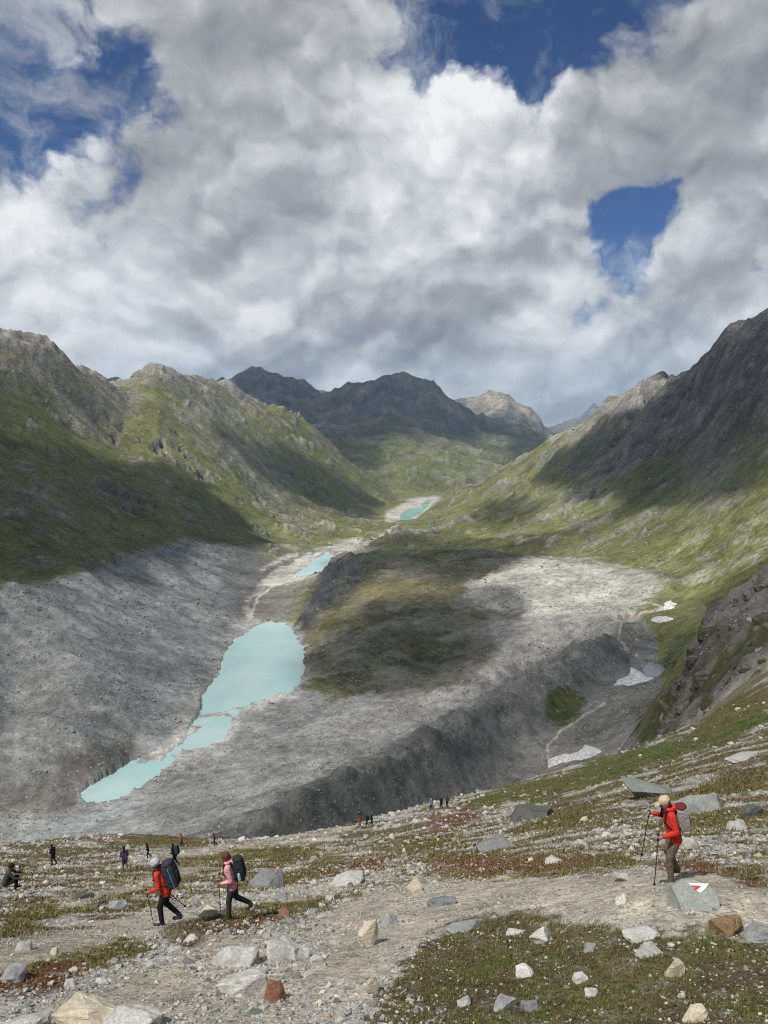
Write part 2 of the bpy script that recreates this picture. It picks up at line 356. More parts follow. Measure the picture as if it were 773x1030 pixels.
CB = np.zeros(TX.shape + (3,), np.float32)           # base colour of the cover
GR = np.zeros(TX.shape, np.float32)                  # how grassy
RK = np.zeros(TX.shape, np.float32)                  # how rocky (crags)
def paint(mask, col, grass=None, rock=None):
    global CB, GR, RK
    m = mask[..., None]; CB = CB * (1 - m) + np.array(col, np.float32) * m
    if grass is not None: GR = GR * (1 - mask) + grass * mask
    if rock is not None: RK = RK * (1 - mask) + rock * mask
GRASS = (0.138, 0.148, 0.055); GRASS_D = (0.095, 0.098, 0.045); GRASS_Y = (0.16, 0.145, 0.055); HEATH = (0.085, 0.062, 0.035); RUST = (0.12, 0.055, 0.032)
SCREE = (0.235, 0.238, 0.234); SCREE_P_LIT = (0.34, 0.33, 0.295); SCREE_D = (0.165, 0.163, 0.155); ROCK = (0.15, 0.145, 0.14); ROCK_P = (0.22, 0.205, 0.185); DIRT = (0.39, 0.355, 0.29); SILT = (0.40, 0.385, 0.345); GRAV = (0.37, 0.355, 0.315)
one = np.ones(TX.shape, np.float32)
nbig = fbm(TX, TY, 260, 5, 0.55, 40)
nmid = fbm(TX, TY, 70, 5, 0.55, 50)
# far: alpine grass, rock high up
paint(one, GRASS, 1, 0)
hi = TZ + 140 * nbig
rk = sstep(60, 230, hi - 0.012 * (TR - 2000)) * (TR > 1200)
rk = np.maximum(rk, sstep(0.25, 0.6, nmid + 0.5 * nbig) * 0.7 * (TR > 1000))
paint(rk, ROCK_P, 0.1, 1)
rkR = sstep(-60, 60, TZ + 90 * nmid - 30) * (PX > 560) * (TR > 1250) * (TR < 3600)
rkR = np.maximum(rkR, zone([(800, 330), (740, 335), (690, 375), (650, 410), (620, 440), (600, 470), (660, 455), (720, 420), (800, 390)], 1200, 3600, 14, 10))
paint(rkR, (0.125, 0.118, 0.115), 0.05, 1)
far = sstep(4600, 5600, TR)
paint(far * sstep(-250, -60, TZ + 200 * nbig), (0.085, 0.087, 0.092), 0.2, 1)
paint(far * sstep(-200, 300, -TZ + 260 * nbig - 100), GRASS, 0.9, 0.1)
paint(sstep(7600, 8000, TR) * sstep(0, 120, TZ + 60 * nmid) * (PX > 470) * (PX < 545), (0.26, 0.225, 0.17), 0, 1)
# rusty and pale drifts on the mountainsides
paint(sstep(0.2, 0.9, fbm(TX, TY, 400, 4, .5, 91)) * 0.5 * (TR > 900) * GR, GRASS_Y)
paint(sstep(0.1, 0.8, fbm(TX, TY, 330, 4, .5, 97)) * 0.5 * (TR > 900) * GR, GRASS_D)
for poly in ([(190, 395), (240, 400), (262, 420), (200, 425), (175, 410)], [(190, 440), (260, 440), (300, 500), (330, 540), (300, 540), (250, 470)], [(70, 380), (130, 385), (150, 400), (100, 420), (60, 400)]):
    paint(zone(poly, 1800, 4000, 14, 12) * (0.35 + 0.5 * sstep(-.3, .4, nmid)), ROCK_P, 0.2, 0.7)
paint(zone([(800, 500), (720, 525), (660, 545), (600, 560), (660, 572), (690, 600), (800, 580)], 800, 1600, 12, 10) * 0.8, (0.150, 0.165, 0.058), 1, 0)  # fresh grass, made brighter for the sunlit slope: light in the colour
# talus streaks down the right mountainside
for ln, w in (([(640, 395), (600, 425), (560, 440)], 5), ([(690, 420), (640, 460), (580, 500), (545, 520)], 4), ([(700, 400), (660, 440), (625, 470)], 9), ([(665, 415), (620, 450), (590, 475)], 4)):
    paint(lane(ln, w, 1300, 3600, 3, 5) * 0.85, (0.27, 0.25, 0.215), 0, 0.2)
for ln, w in (([(773, 540), (735, 548), (700, 560), (668, 572)], 3.0), ([(773, 560), (720, 575), (672, 588)], 4.5), ([(773, 520), (700, 545), (660, 566)], 2.4)):
    paint(lane(ln, w * .8, 700, 1700, 2, 5) * 0.6 * sstep(-.6, .2, nmid), SCREE_P_LIT, 0, 0)
# valley floor flats
paint(zone([(190, 640), (235, 590), (262, 565), (300, 556), (345, 545), (385, 548), (380, 556), (330, 566), (300, 600), (285, 635), (240, 632)], 900, 2600, 4, 4), (0.17, 0.165, 0.14), 0.3, 0)
for ln, w in (([(252, 622), (246, 606), (258, 594), (276, 582), (296, 572), (318, 562), (334, 555)], 3.2), ([(258, 596), (270, 580), (290, 570), (312, 560)], 2.4), ([(268, 588), (290, 584), (312, 578), (326, 570)], 2.8), ([(248, 608), (240, 596), (250, 582), (276, 566), (300, 558)], 1.8), ([(280, 580), (300, 576), (320, 566)], 3.4)):
    paint(lane(ln, w, 900, 1800, 1.0, 2.0), SILT, 0, 0)
paint(zone([(318, 552), (335, 546), (362, 540), (368, 552), (345, 556)], 1650, 2600, 2, 2), SILT, 0, 0)
paint(lane([(250, 625), (262, 598), (300, 575), (338, 562), (372, 545), (400, 528)], 1.2, 900, 3000, .6, 1), SILT, 0, 0)
paint(zone([(388, 524), (388, 514), (410, 506), (436, 499), (444, 500), (430, 512), (418, 522)], 2700, 4200, 2, 1), (0.44, 0.41, 0.36), 0, 0)
# left moraine and lake basin
def gully_tone(lam_, ux, uy, st, seed):
    a = TX * ux + TY * uy; c = -TX * uy + TY * ux
    return 0.35 - np.abs(perlin((c + 8 * perlin(TX / 70, TY / 70, seed + 9)) / lam_, a / (lam_ * st), seed)) * 1.6
MOR = [(-260, 660), (-60, 606), (0, 590), (50, 584), (100, 571), (128, 556), (150, 550), (200, 544), (232, 548), (262, 560), (250, 590), (236, 620), (262, 625), (300, 628), (312, 650), (306, 690), (330, 700), (400, 690), (470, 690), (540, 660), (560, 640), (640, 612), (660, 640), (560, 690), (400, 760), (220, 850), (200, 900), (-260, 900)]
mor = zone(MOR, 255, 1900, 3, 4)
paint(mor, SCREE, 0.0, 0)
paint(mor * sstep(0.0, 0.8, fbm(TX, TY, 120, 5, .55, 61)) * 0.5, (0.195, 0.196, 0.19), 0, 0)
_st = gully_tone(20, 0.72, 0.3, 6.0, 420); paint((mor * sstep(-.1, .35, _st) * 0.35).astype(np.float32), (0.32, 0.32, 0.312), 0, 0); _st = gully_tone(9, 0.85, 0.2, 9.0, 440); paint((mor * sstep(.1, .5, -_st) * 0.35).astype(np.float32), (0.20, 0.20, 0.195), 0, 0)
paint(zone([(205, 545), (268, 552), (262, 590), (240, 620), (225, 640), (232, 600)], 1000, 1800, 6, 6), SCREE_D, 0.1, 0)
paint(zone([(135, 733), (110, 745), (75, 756), (55, 775), (0, 790), (-60, 800), (-60, 822), (60, 818), (88, 797), (130, 757)], 400, 800, 5, 5), (0.17, 0.165, 0.15), 0, 0.3)
paint(zone([(0, 845), (60, 815), (150, 810), (230, 780), (300, 735), (380, 700), (460, 700), (400, 740), (240, 840), (100, 860)], 380, 900, 8, 6) * 0.8, (0.265, 0.266, 0.258), 0, 0)
silt = zone([(198, 716), (225, 712), (250, 706), (290, 694), (296, 700), (262, 714), (243, 722), (240, 738), (205, 757), (170, 776), (150, 776), (125, 772), (160, 752), (186, 738)], 500, 1100, 3, 4)
paint(silt, (0.46, 0.445, 0.40), 0, 0)
LRIM = [(265, 622), (296, 624), (312, 650), (310, 690), (290, 706), (250, 722), (236, 745), (172, 782), (104, 816), (74, 800), (96, 770), (160, 752), (180, 730), (195, 700), (215, 675), (222, 650), (240, 630)]
paint(zone(LRIM, 480, 1250, 5, 6) * 0.5, (0.35, 0.345, 0.325), 0, 0)
paint(zone([(0, 850), (40, 838), (110, 812), (150, 800), (130, 815), (80, 835), (30, 850)], 380, 700, 4, 5) * .6, (0.33, 0.37, 0.37), 0, 0)
paint((zone([(-40, 612), (0, 596), (60, 586), (130, 560), (200, 548), (235, 560), (200, 600), (120, 640), (40, 650), (-40, 660)], 700, 1700, 8, 8) * sstep(-.2, .3, gully_tone(26, 0.95, -0.15, 5.0, 470)) * .6).astype(np.float32), (0.33, 0.33, 0.32), 0, 0)
# knoll and scree apron, with sunlit patches put into the colours
kn = zone([(306, 690), (304, 640), (300, 615), (318, 580), (335, 560), (375, 552), (420, 552), (480, 550), (540, 548), (560, 560), (640, 570), (660, 600), (636, 620), (560, 645), (480, 690), (400, 700), (340, 705)], 600, 1600, 12, 13)
kn = (kn * np.clip(sstep(0.25, 0.75, kn) + 0.0 * kn, 0, 1)).astype(np.float32)
_kn2 = np.clip(kn - 0.9 * (1 - kn) * sstep(-.4, .4, fbm(TX, TY, 30, 5, .65, 87)), 0, 1).astype(np.float32)
paint(_kn2, (0.085, 0.085, 0.042), 0.8, 0.25)
paint(_kn2 * sstep(-.2, .45, nmid + .4 * fbm(TX, TY, 22, 3, .5, 88)) * 0.75, (0.19, 0.182, 0.155), 0.3, 0.4)
_ks = gully_tone(16, 0.6, -0.75, 7.0, 460); paint((_kn2 * sstep(0.0, .35, _ks) * 0.5).astype(np.float32), (0.2, 0.195, 0.17), 0.2, 0.3)
paint(zone([(302, 630), (315, 590), (330, 562), (352, 560), (365, 575), (345, 600), (322, 620), (308, 648)], 900, 1500, 4, 4), (0.105, 0.105, 0.10), 0.1, 1)
paint(zone([(470, 590), (500, 572), (545, 560), (600, 564), (650, 574), (668, 592), (640, 612), (590, 622), (540, 620), (500, 612), (470, 605)], 700, 1500, 5, 6), SCREE_P_LIT, 0, 0)  # sunlit scree painted lighter than the same scree beyond; sunlight in the colour
paint(zone([(540, 620), (610, 612), (640, 618), (560, 655), (480, 695), (420, 720), (380, 735), (330, 745), (400, 700), (470, 690), (500, 650), (490, 620)], 500, 1300, 7, 6), (0.275, 0.27, 0.25), 0, 0)
paint(zone([(355, 590), (400, 580), (470, 588), (460, 605), (430, 600), (360, 608)], 900, 1500, 5, 7) * 0.8, (0.145, 0.132, 0.06), 0.8, 0)  # yellower where sun strikes the knoll grass; part of that light is colour
paint(lane([(312, 640), (340, 618), (370, 596)], 7, 800, 1400, 5, 3) * 0.7, (0.15, 0.135, 0.065), 0.8, 0)  # second sunlit strip on the knoll, its light also put into the colour
# near side of the right moraine (dark rubble), trough
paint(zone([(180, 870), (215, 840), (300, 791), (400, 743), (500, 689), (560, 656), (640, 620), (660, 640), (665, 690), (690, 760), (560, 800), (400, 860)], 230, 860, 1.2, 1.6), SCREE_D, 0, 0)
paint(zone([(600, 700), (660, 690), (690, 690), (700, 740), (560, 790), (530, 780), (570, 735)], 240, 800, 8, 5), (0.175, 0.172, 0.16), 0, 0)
paint(zone([(548, 695), (565, 688), (590, 700), (585, 718), (565, 732), (548, 722)], 380, 760, 3, 3), (0.062, 0.072, 0.026), 1, 0)
paint(zone([(665, 660), (680, 640), (705, 632), (700, 660), (690, 675), (668, 672)], 380, 860, 3, 3), (0.065, 0.08, 0.026), 1, 0)
paint(zone([(640, 720), (660, 700), (690, 690), (690, 745), (640, 745)], 180, 600, 4, 4), (0.075, 0.08, 0.035), 0.9, 0)
for ln, w in (([(640, 618), (626, 624), (622, 637), (632, 650), (640, 664)], 1.1), ([(620, 622), (600, 630)], .8), ([(552, 770), (550, 750), (565, 735), (590, 718), (610, 708)], 1.0), ([(668, 740), (665, 720), (676, 712)], 0.8), ([(660, 590), (655, 605), (668, 612), (640, 618)], 1.2), ([(663, 705), (672, 712), (683, 713)], 0.8)):
    paint(lane(ln, w, 200, 950, .5, .8) * 0.9, (0.40, 0.375, 0.32), 0, 0)
# right outcrop
oc = zone([(830, 545), (773, 576), (740, 596), (714, 614), (700, 640), (690, 668), (674, 705), (664, 740), (690, 745), (720, 720), (760, 680), (830, 650)], 165, 345, 2, 3)
paint(oc, (0.125, 0.115, 0.105), 0.1, 1)
paint(oc * sstep(0.05, 0.4, fbm(TX, TY, 26, 4, .5, 71)) * .9, (0.068, 0.078, 0.03), 0.9, 0.3)
paint(oc * sstep(0.15, 0.5, fbm(TX + 90, TY, 18, 4, .5, 72)) * .7, (0.2, 0.19, 0.175), 0.0, 1)
# ------------------------------------------------------------------ foreground
fgm = (1 - sstep(160, 200, TR)) * one
paint(fgm, GRAV, 0, 0)
nf1 = fbm(_s * 9 + 0.5 * _l, _l * 16 + _s * 6, 1.0, 5, .6, 31)
nf2 = fbm(TX, TY, 1.3, 4, .6, 33)
ff = sstep(14, 40, TR) * fgm
ff = sstep(10, 20, TR) * fgm
paint(ff * sstep(-0.3, 0.1, nf1) * 0.95, (0.105, 0.092, 0.042), 0.9, 0)
paint(ff * sstep(0.2, 0.6, fbm(_s * 12 + 7, _l * 20, 1.0, 4, .6, 37)) * 0.8, (0.105, 0.07, 0.042), 0.75, 0)
FG_GRASS = [[(0, 925), (60, 905), (120, 888), (180, 872), (200, 865), (205, 880), (150, 900), (90, 915), (0, 945)], [(100, 845), (160, 836), (215, 846), (210, 856), (150, 852)], [(-10, 975), (60, 955), (110, 945), (160, 950), (140, 965), (60, 985), (-10, 1000)],
    [(205, 925), (240, 915), (300, 905), (330, 900), (320, 915), (280, 925), (250, 940), (200, 950), (170, 945)], [(180, 905), (260, 885), (330, 868), (340, 878), (280, 895), (200, 918)], [(190, 862), (260, 850), (330, 850), (300, 865), (220, 872)], [(400, 862), (470, 855), (520, 858), (470, 868)],
    [(455, 812), (500, 795), (560, 778), (640, 755), (700, 735), (773, 705), (773, 730), (700, 758), (620, 780), (540, 805), (480, 815)], [(510, 835), (545, 822), (590, 810), (600, 818), (560, 835), (500, 845)], [(520, 870), (580, 856), (640, 862), (640, 872), (560, 880), (490, 885), (430, 885)], [(370, 850), (430, 842), (480, 842), (440, 855)],
    [(640, 835), (700, 820), (773, 812), (773, 830), (700, 842)], [(660, 800), (720, 785), (773, 775), (773, 795), (720, 805)], [(690, 865), (773, 875), (773, 890), (720, 880)], [(740, 700), (773, 690), (773, 712), (700, 742), (690, 730)]]
for g in FG_GRASS: paint(zone(g, 6, 190, 3, 7) * fgm, (0.105, 0.095, 0.038), 1, 0)
paint(zone(FG_GRASS[7], 40, 190, 5, 8) * sstep(-.3, .3, nf1), (0.07, 0.10, 0.025), 1, 0)
for g in ([(0, 985), (50, 970), (90, 965), (80, 985), (40, 1000), (0, 1005)], [(410, 872), (480, 862), (540, 864), (600, 862), (560, 872), (470, 880)], [(640, 870), (700, 866), (760, 885), (773, 895), (720, 885)], [(420, 820), (470, 815), (490, 828), (440, 838)], [(180, 950), (240, 925), (300, 918), (260, 935), (215, 955)], [(300, 880), (380, 862), (440, 860), (380, 875)]):
    paint(zone(g, 6, 150, 4, 7) * fgm * 0.85, RUST, 0.7, 0)
# grass cushion at the lower right
MOUND = [(372, 1040), (385, 1000), (402, 970), (430, 945), (478, 924), (530, 918), (560, 925), (600, 930), (640, 936), (700, 936), (760, 945), (800, 950), (800, 1060), (372, 1060)]
mound = zone(MOUND, 5, 16, 6, 9)
paint(mound, (0.088, 0.080, 0.040), 0.9, 0)
paint(mound * sstep(0.0, 0.6, nf2) * 0.7, (0.085, 0.062, 0.045), 0.6, 0)
paint(mound * sstep(0.0, 0.6, fbm(TX + 40, TY, 1.1, 4, .6, 36)) * 0.8, (0.085, 0.098, 0.032), 1, 0)
paint(zone([(520, 893), (560, 884), (640, 884), (700, 905), (660, 935), (620, 925), (560, 905)], 9, 17, 3, 4) * sstep(.1, .6, nf2) * .5, HEATH, 0.5, 0)
# trodden paths
paint(zone([(160, 938), (185, 926), (215, 930), (222, 948), (190, 955)], 8, 30, 4, 5), (0.10, 0.08, 0.05), .8, 0)
PATHS = [[(800, 905), (760, 893), (720, 880), (690, 877), (640, 880), (560, 882), (480, 884), (400, 888), (360, 900), (320, 922), (380, 945), (400, 960), (430, 938), (480, 918), (540, 912), (600, 920), (660, 932), (720, 930), (800, 935)],
         [(-20, 1045), (60, 1000), (150, 965), (220, 945), (300, 935), (340, 925), (390, 950), (385, 985), (360, 1010), (300, 1045)],
         [(-20, 985), (-20, 960), (60, 940), (120, 925), (160, 912), (205, 897), (215, 906), (190, 925), (140, 940), (60, 962)], [(200, 920), (190, 905), (260, 895), (330, 885), (400, 875), (400, 885), (320, 902), (250, 912)],
         [(60, 905), (140, 885), (200, 870), (205, 876), (140, 896), (60, 915)], [(120, 862), (250, 846), (350, 832), (350, 838), (250, 854), (130, 870)]]
pth = np.zeros(TX.shape, np.float32)
for g in PATHS: pth = np.maximum(pth, zone(g, 6, 110, 4, 6))
paint(pth * (0.65 + 0.35 * sstep(-.5, .3, nf2)), DIRT, 0, 0)

# ------------------------------------------------------------------ relief, octave by octave, each only where the grid can carry it
dA = R(63) / 640
sp = 0.0075
relief = np.zeros(TX.shape)
lam0 = 1400.0; k = 0
fgw = 1 - sstep(150, 230, TR)
wm = np.clip(mor + kn, 0, 1)
amp = 0.014 + 0.14 * RK + 0.006 * (1 - GR)
amp = np.where(TR < 190, 0.030 + 0.012 * GR - 0.016 * pth + 0.07 * RK, amp) + 0.10 * oc
LAKEP = [(272, 626), (292, 629), (305, 650), (307, 667), (300, 688), (288, 699), (262, 706), (242, 716), (233, 727), (229, 739), (203, 754), (172, 772), (147, 789), (122, 802), (103, 809), (87, 807), (81, 795), (100, 778), (126, 765), (166, 763), (185, 750), (190, 730), (200, 714), (205, 697), (220, 681), (225, 661), (235, 643), (257, 631)]
lakez = zone(LAKEP, 480, 1200, 2, 2.2)
outw = zone([(240, 630), (255, 600), (280, 570), (320, 548), (350, 548), (345, 560), (330, 580), (290, 600), (270, 625)], 900, 1800, 6, 0)
flat = np.maximum(lakez, np.maximum(outw, np.maximum(silt, zone([(380, 526), (390, 508), (430, 496), (448, 496), (430, 518), (415, 527)], 2600, 4300, 4, 0)))).astype(float)
amp = amp * (1 - 0.97 * flat)
while lam0 > 0.12:
    ok = np.clip((lam0 / (sp * TR) - 2.0) / 2.0, 0, 1) * np.clip((0.16 * TR / lam0 - 0.6), 0, 1)
    rows = np.where(ok.max(1) > 0)[0]
    if len(rows):
        a, b = rows[0], rows[-1] + 1
        n = perlin(TX[a:b] / lam0 + 3.7 * k, TY[a:b] / lam0 + 11.1 * k, 200 + k)
        rid = 0.6 - 2.0 * np.abs(perlin(TX[a:b] / lam0 * 0.9 + 5 * k, TY[a:b] / lam0 * 0.9, 300 + k))
        q = RK[a:b]
        relief[a:b] += lam0 * amp[a:b] * ok[a:b] * (n * (1 - 0.6 * q) + rid * 0.7 * q)
    lam0 /= 1.9; k += 1
relief += RK * (TR > 1200) * (TR < 5000) * (0.45 - np.abs(perlin(TX / 34, TY / 34, 451)) * 1.5) * 9.0
relief += RK * (TR > 4800) * (0.45 - np.abs(perlin(TX / 110, TY / 110, 452)) * 1.5) * 26.0
# gullies running down the mountainsides and the moraine flanks
def gully(lam_, ux, uy, st, seed):
    a = TX * ux + TY * uy; c = -TX * uy + TY * ux
    w = 40 * perlin(TX / 300, TY / 300, seed + 9)
    return 0.5 - np.abs(perlin((c + w) / lam_, a / (lam_ * st), seed)) * 1.6 - 0.8 * np.abs(perlin((c + w) / lam_ * 2.1, a / (lam_ * st), seed + 1))
side = (TR > 1150) & (TR < 4300)
g1 = gully(240, 1, 0.15, 3.2, 400)
relief += side * g1 * (7 + 36 * RK) * (1 - flat) * sstep(1150, 1500, TR) * (1 - kn) * np.where(PX > 520, 0.8, 1.0)
g1b = gully(95, 1, 0.1, 4.0, 405)
relief += side * g1b * (1.2 + 13 * RK) * (1 - flat) * sstep(1150, 1500, TR) * (1 - kn)
g2 = gully(620, 0.9, 0.4, 2.0, 410)
relief += sstep(4200, 5200, TR) * g2 * (55 + 55 * RK)
g3 = gully(20, 0.72, 0.3, 5.0, 420)
relief += mor * (1 - flat) * g3 * 4.6 * sstep(-298, -280, TZ)
relief += mor * (1 - flat) * gully(55, 0.95, -0.15, 3.5, 430) * 8.0 * sstep(-298, -270, TZ)
TZ = TZ + relief
for hx_, hy_, bh, br_ in ((188, 938, .22, .45), (640, 908, .16, .5), (215, 945, .12, .4)):
    ba, be = paz(hx_, hy_); k_ = np.argmin(np.abs(E[:, np.argmin(np.abs(fine - float(ba)))][(RR > 6) & (RR < 40)] - float(be))); rb_ = RR[(RR > 6) & (RR < 40)][k_]
    TZ = TZ + bh * np.exp(-(((TX - rb_ * math.sin(ba)) / br_) ** 2 + ((TY - rb_ * math.cos(ba)) / (br_ * .8)) ** 2))
RES = [(404, 523), (402, 518), (412, 512), (424, 507), (434, 503), (430, 509), (423, 516), (412, 522)]
OUTL = [(328, 558), (335, 560), (331, 568), (324, 575), (312, 577), (300, 580), (296, 577), (308, 571), (316, 565)]
POND = [(652, 662), (667, 661), (672, 668), (664, 680), (652, 682), (647, 676)]
RES_Z, OUT_Z, POND_Z = -403.0, -309.5, -223.2
for poly, zw, r0, r1 in ((RES, RES_Z, 2700, 4200), (OUTL, OUT_Z, 1200, 1750), (POND, POND_Z, 500, 800)):
    inside = zone(poly, r0, r1, 1.5, 0.8)
    TZ = np.where(inside > 0.5, np.minimum(TZ, zw - 1.5), np.where((inside > 0.0), np.maximum(TZ, zw + 0.3), TZ))
    grown = zone(poly, r0, r1, 14, 0.8)
    TZ = np.where((grown > 0) & (inside <= 0), np.maximum(TZ, zw + 0.3), TZ)
# trim the ridges so that they stand as high as they do in the photograph
def fit(poly, r0, r1, e0, sm):
    global TZ
    rows = (RR > r0) & (RR < r1); er = TZ[rows][:, :NF] / RR[rows][:, None]
    q = np.array([[float(v) for v in paz(a, b)] for a, b in poly]); tgt = np.interp(fine, q[:, 0], q[:, 1])
    mxe = er.max(0); ker = np.ones(sm) / sm; pad = np.pad(mxe, sm, mode='edge'); mxs = np.convolve(np.convolve(pad, ker, 'same'), ker, 'same')[sm:-sm]
    w = sstep(q[0, 0], q[0, 0] + 0.02, fine) * (1 - sstep(q[-1, 0] - 0.02, q[-1, 0], fine))
    f = np.clip((tgt - e0) / np.maximum(mxs - e0, 1e-4), 0.3, 2.0); f = 1 + (f - 1) * w
    er2 = np.where(er > e0, e0 + (er - e0) * f[None], er); Zr = TZ[rows]; Zr[:, :NF] = er2 * RR[rows][:, None]; TZ[rows] = Zr
fit([(-80, 285), (-20, 318), (0, 328), (20, 333), (40, 340), (60, 350), (80, 362), (100, 372), (115, 378), (128, 380), (140, 373), (157, 368), (175, 373), (195, 377), (215, 382), (235, 389), (262, 402), (290, 414), (315, 430), (340, 450), (360, 468)], 1150, 4400, -0.16, 45)
fit([(470, 487), (500, 473), (530, 455), (560, 437), (590, 419), (620, 399), (640, 388), (655, 380), (672, 375), (690, 368), (715, 350), (735, 330), (750, 322), (773, 309), (850, 255)], 1150, 4400, -0.16, 45)
fit([(120, 405), (195, 398), (212, 388), (222, 381), (245, 374), (262, 369), (282, 376), (300, 383), (322, 391), (345, 388), (370, 382), (396, 377), (418, 378), (436, 386), (452, 397), (475, 399), (492, 397), (508, 396), (522, 403), (535, 413), (548, 426), (565, 424), (600, 414)], 4600, 16500, -0.06, 25)
# lakes lie in shallow basins with sharp little banks
sil2 = silt * (1 - zone([(208, 728), (232, 724), (232, 735), (206, 752), (186, 755), (190, 742)], 480, 1100, 2, 2))
bed = LAKE_Z - 2.4 + 2.75 * sil2 * sstep(-.75, -.05, fbm(TX, TY, 26, 4, .6, 77)) + 0.5 * fbm(TX, TY, 30, 3, .5, 78)
lgrow = zone(LAKEP, 470, 1250, 26, 0)
TZ = np.where((lgrow > 0) & (lakez <= 0.5), np.maximum(TZ, LAKE_Z + 0.35 + 0.6 * np.abs(fbm(TX, TY, 40, 3, .5, 79))), TZ)
TZ = np.where(lakez > 0.5, bed, TZ)
# ------------------------------------------------------------------ cover that follows the finished relief: bare rock on steep faces, dry ridges, lush hollows
_P = np.stack([TX, TY, TZ], -1)
_n = np.cross(np.gradient(_P, axis=0), np.gradient(_P, axis=1)); _n /= np.maximum(np.linalg.norm(_n, axis=-1, keepdims=True), 1e-9)
NZ = np.abs(_n[..., 2])
def gblur(F, k0, k1):
    for _ in range(k0): F = (np.roll(F, 1, 0) + F + np.roll(F, -1, 0)) / 3
    for _ in range(k1): F = (np.roll(F, 1, 1) + F + np.roll(F, -1, 1)) / 3
    return F
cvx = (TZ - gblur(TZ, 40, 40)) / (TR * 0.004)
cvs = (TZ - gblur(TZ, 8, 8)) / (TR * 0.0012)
up_ = (TR > 1150) * (1 - flat)
vary = fbm(TX, TY, 45, 4, .6, 801)
steep = sstep(0.74, 0.54, NZ + 0.13 * vary + 0.06 * nbig) * up_ * (1 - sstep(0.5, 1, mor))
paint((steep * 0.75).astype(np.float32), (0.17, 0.162, 0.15), 0.1, 1)
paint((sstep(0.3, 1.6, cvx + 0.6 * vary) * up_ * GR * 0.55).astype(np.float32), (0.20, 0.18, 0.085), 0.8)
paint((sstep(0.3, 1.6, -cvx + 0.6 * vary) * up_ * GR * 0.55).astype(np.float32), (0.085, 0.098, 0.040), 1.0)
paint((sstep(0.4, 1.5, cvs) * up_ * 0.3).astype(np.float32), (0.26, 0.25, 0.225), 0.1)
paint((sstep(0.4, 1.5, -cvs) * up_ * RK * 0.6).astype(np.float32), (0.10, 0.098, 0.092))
# ------------------------------------------------------------------ terrain meshes
def height(x, y):
    """ground height under a point: bilinear in the ring grid (view sector)"""
    r = np.hypot(x, y); az = np.arctan2(x, y)
    fi = np.clip(np.interp(np.log(r), LR, np.arange(NR)), 0, NR - 1.001); fj = np.clip((az - fine[0]) / (fine[1] - fine[0]), 0, NF - 1.001)
    i = np.floor(fi).astype(int); j = np.floor(fj).astype(int); a = fi - i; b = fj - j
    return (TZ[i, j] * (1 - a) * (1 - b) + TZ[i + 1, j] * a * (1 - b) + TZ[i, j + 1] * (1 - a) * b + TZ[i + 1, j + 1] * a * b)
def field(F, x, y):
    r = np.hypot(x, y); az = np.arctan2(x, y)
    i = np.clip(np.round(np.interp(np.log(r), LR, np.arange(NR))).astype(int), 0, NR - 1); j = np.clip(np.round((az - fine[0]) / (fine[1] - fine[0])).astype(int), 0, NF - 1)
    return F[i, j]
def ground_at(px, py, rmin=5.0, rmax=16000.0):
    """first point of the terrain met by the sight line through a photograph pixel"""
    az, e = paz(px, py); rr = RR[(RR >= rmin) & (RR <= rmax)]
    fj = (float(az) - fine[0]) / (fine[1] - fine[0]); j = int(max(0, min(NF - 2, math.floor(fj)))); b = fj - j
    zz = (TZ[:, j] * (1 - b) + TZ[:, j + 1] * b)[(RR >= rmin) & (RR <= rmax)]
    hit = np.where(zz >= float(e) * rr)[0]
    if not len(hit): return None
    k = hit[0]
    if k == 0: r = rr[0]
    else:
        d0 = zz[k - 1] - e * rr[k - 1]; d1 = zz[k] - e * rr[k]; t = d0 / (d0 - d1 + 1e-12); r = rr[k - 1] + (rr[k] - rr[k - 1]) * float(np.clip(t, 0, 1))
    x, y = r * math.sin(az), r * math.cos(az)
    return Vector((x, y, float(height(np.array([x]), np.array([y]))[0])))

def new_mesh(name, co, faces4=None, faces3=None, smooth=True):
    me = bpy.data.meshes.new(name); co = np.ascontiguousarray(co, np.float32)
    me.vertices.add(len(co)); me.vertices.foreach_set('co', co.ravel())
    loops = []; tot = []
    if faces4 is not None and len(faces4): loops.append(np.asarray(faces4, np.int32).ravel()); tot.append(np.full(len(faces4), 4, np.int32))
    if faces3 is not None and len(faces3): loops.append(np.asarray(faces3, np.int32).ravel()); tot.append(np.full(len(faces3), 3, np.int32))
    loops = np.concatenate(loops); tot = np.concatenate(tot)
    me.loops.add(len(loops)); me.loops.foreach_set('vertex_index', loops)
    me.polygons.add(len(tot)); st = np.concatenate([[0], np.cumsum(tot)[:-1]]).astype(np.int32)
    me.polygons.foreach_set('loop_start', st); me.polygons.foreach_set('loop_total', tot)
    me.polygons.foreach_set('use_smooth', np.full(len(tot), smooth))
    me.update(calc_edges=True); me.validate(); return me
def link(name, me, mat=None, parent=None):
    o = bpy.data.objects.new(name, me); COL.objects.link(o)
    if mat is not None and hasattr(me, 'materials') and not len(me.materials): me.materials.append(mat)
    if parent: o.parent = parent
    return o
def tag(o, label=None, cat=None, group=None, kind=None):
    if label: o['label'] = label
    if cat: o['category'] = cat
    if group: o['group'] = group
    if kind: o['kind'] = kind
    return o

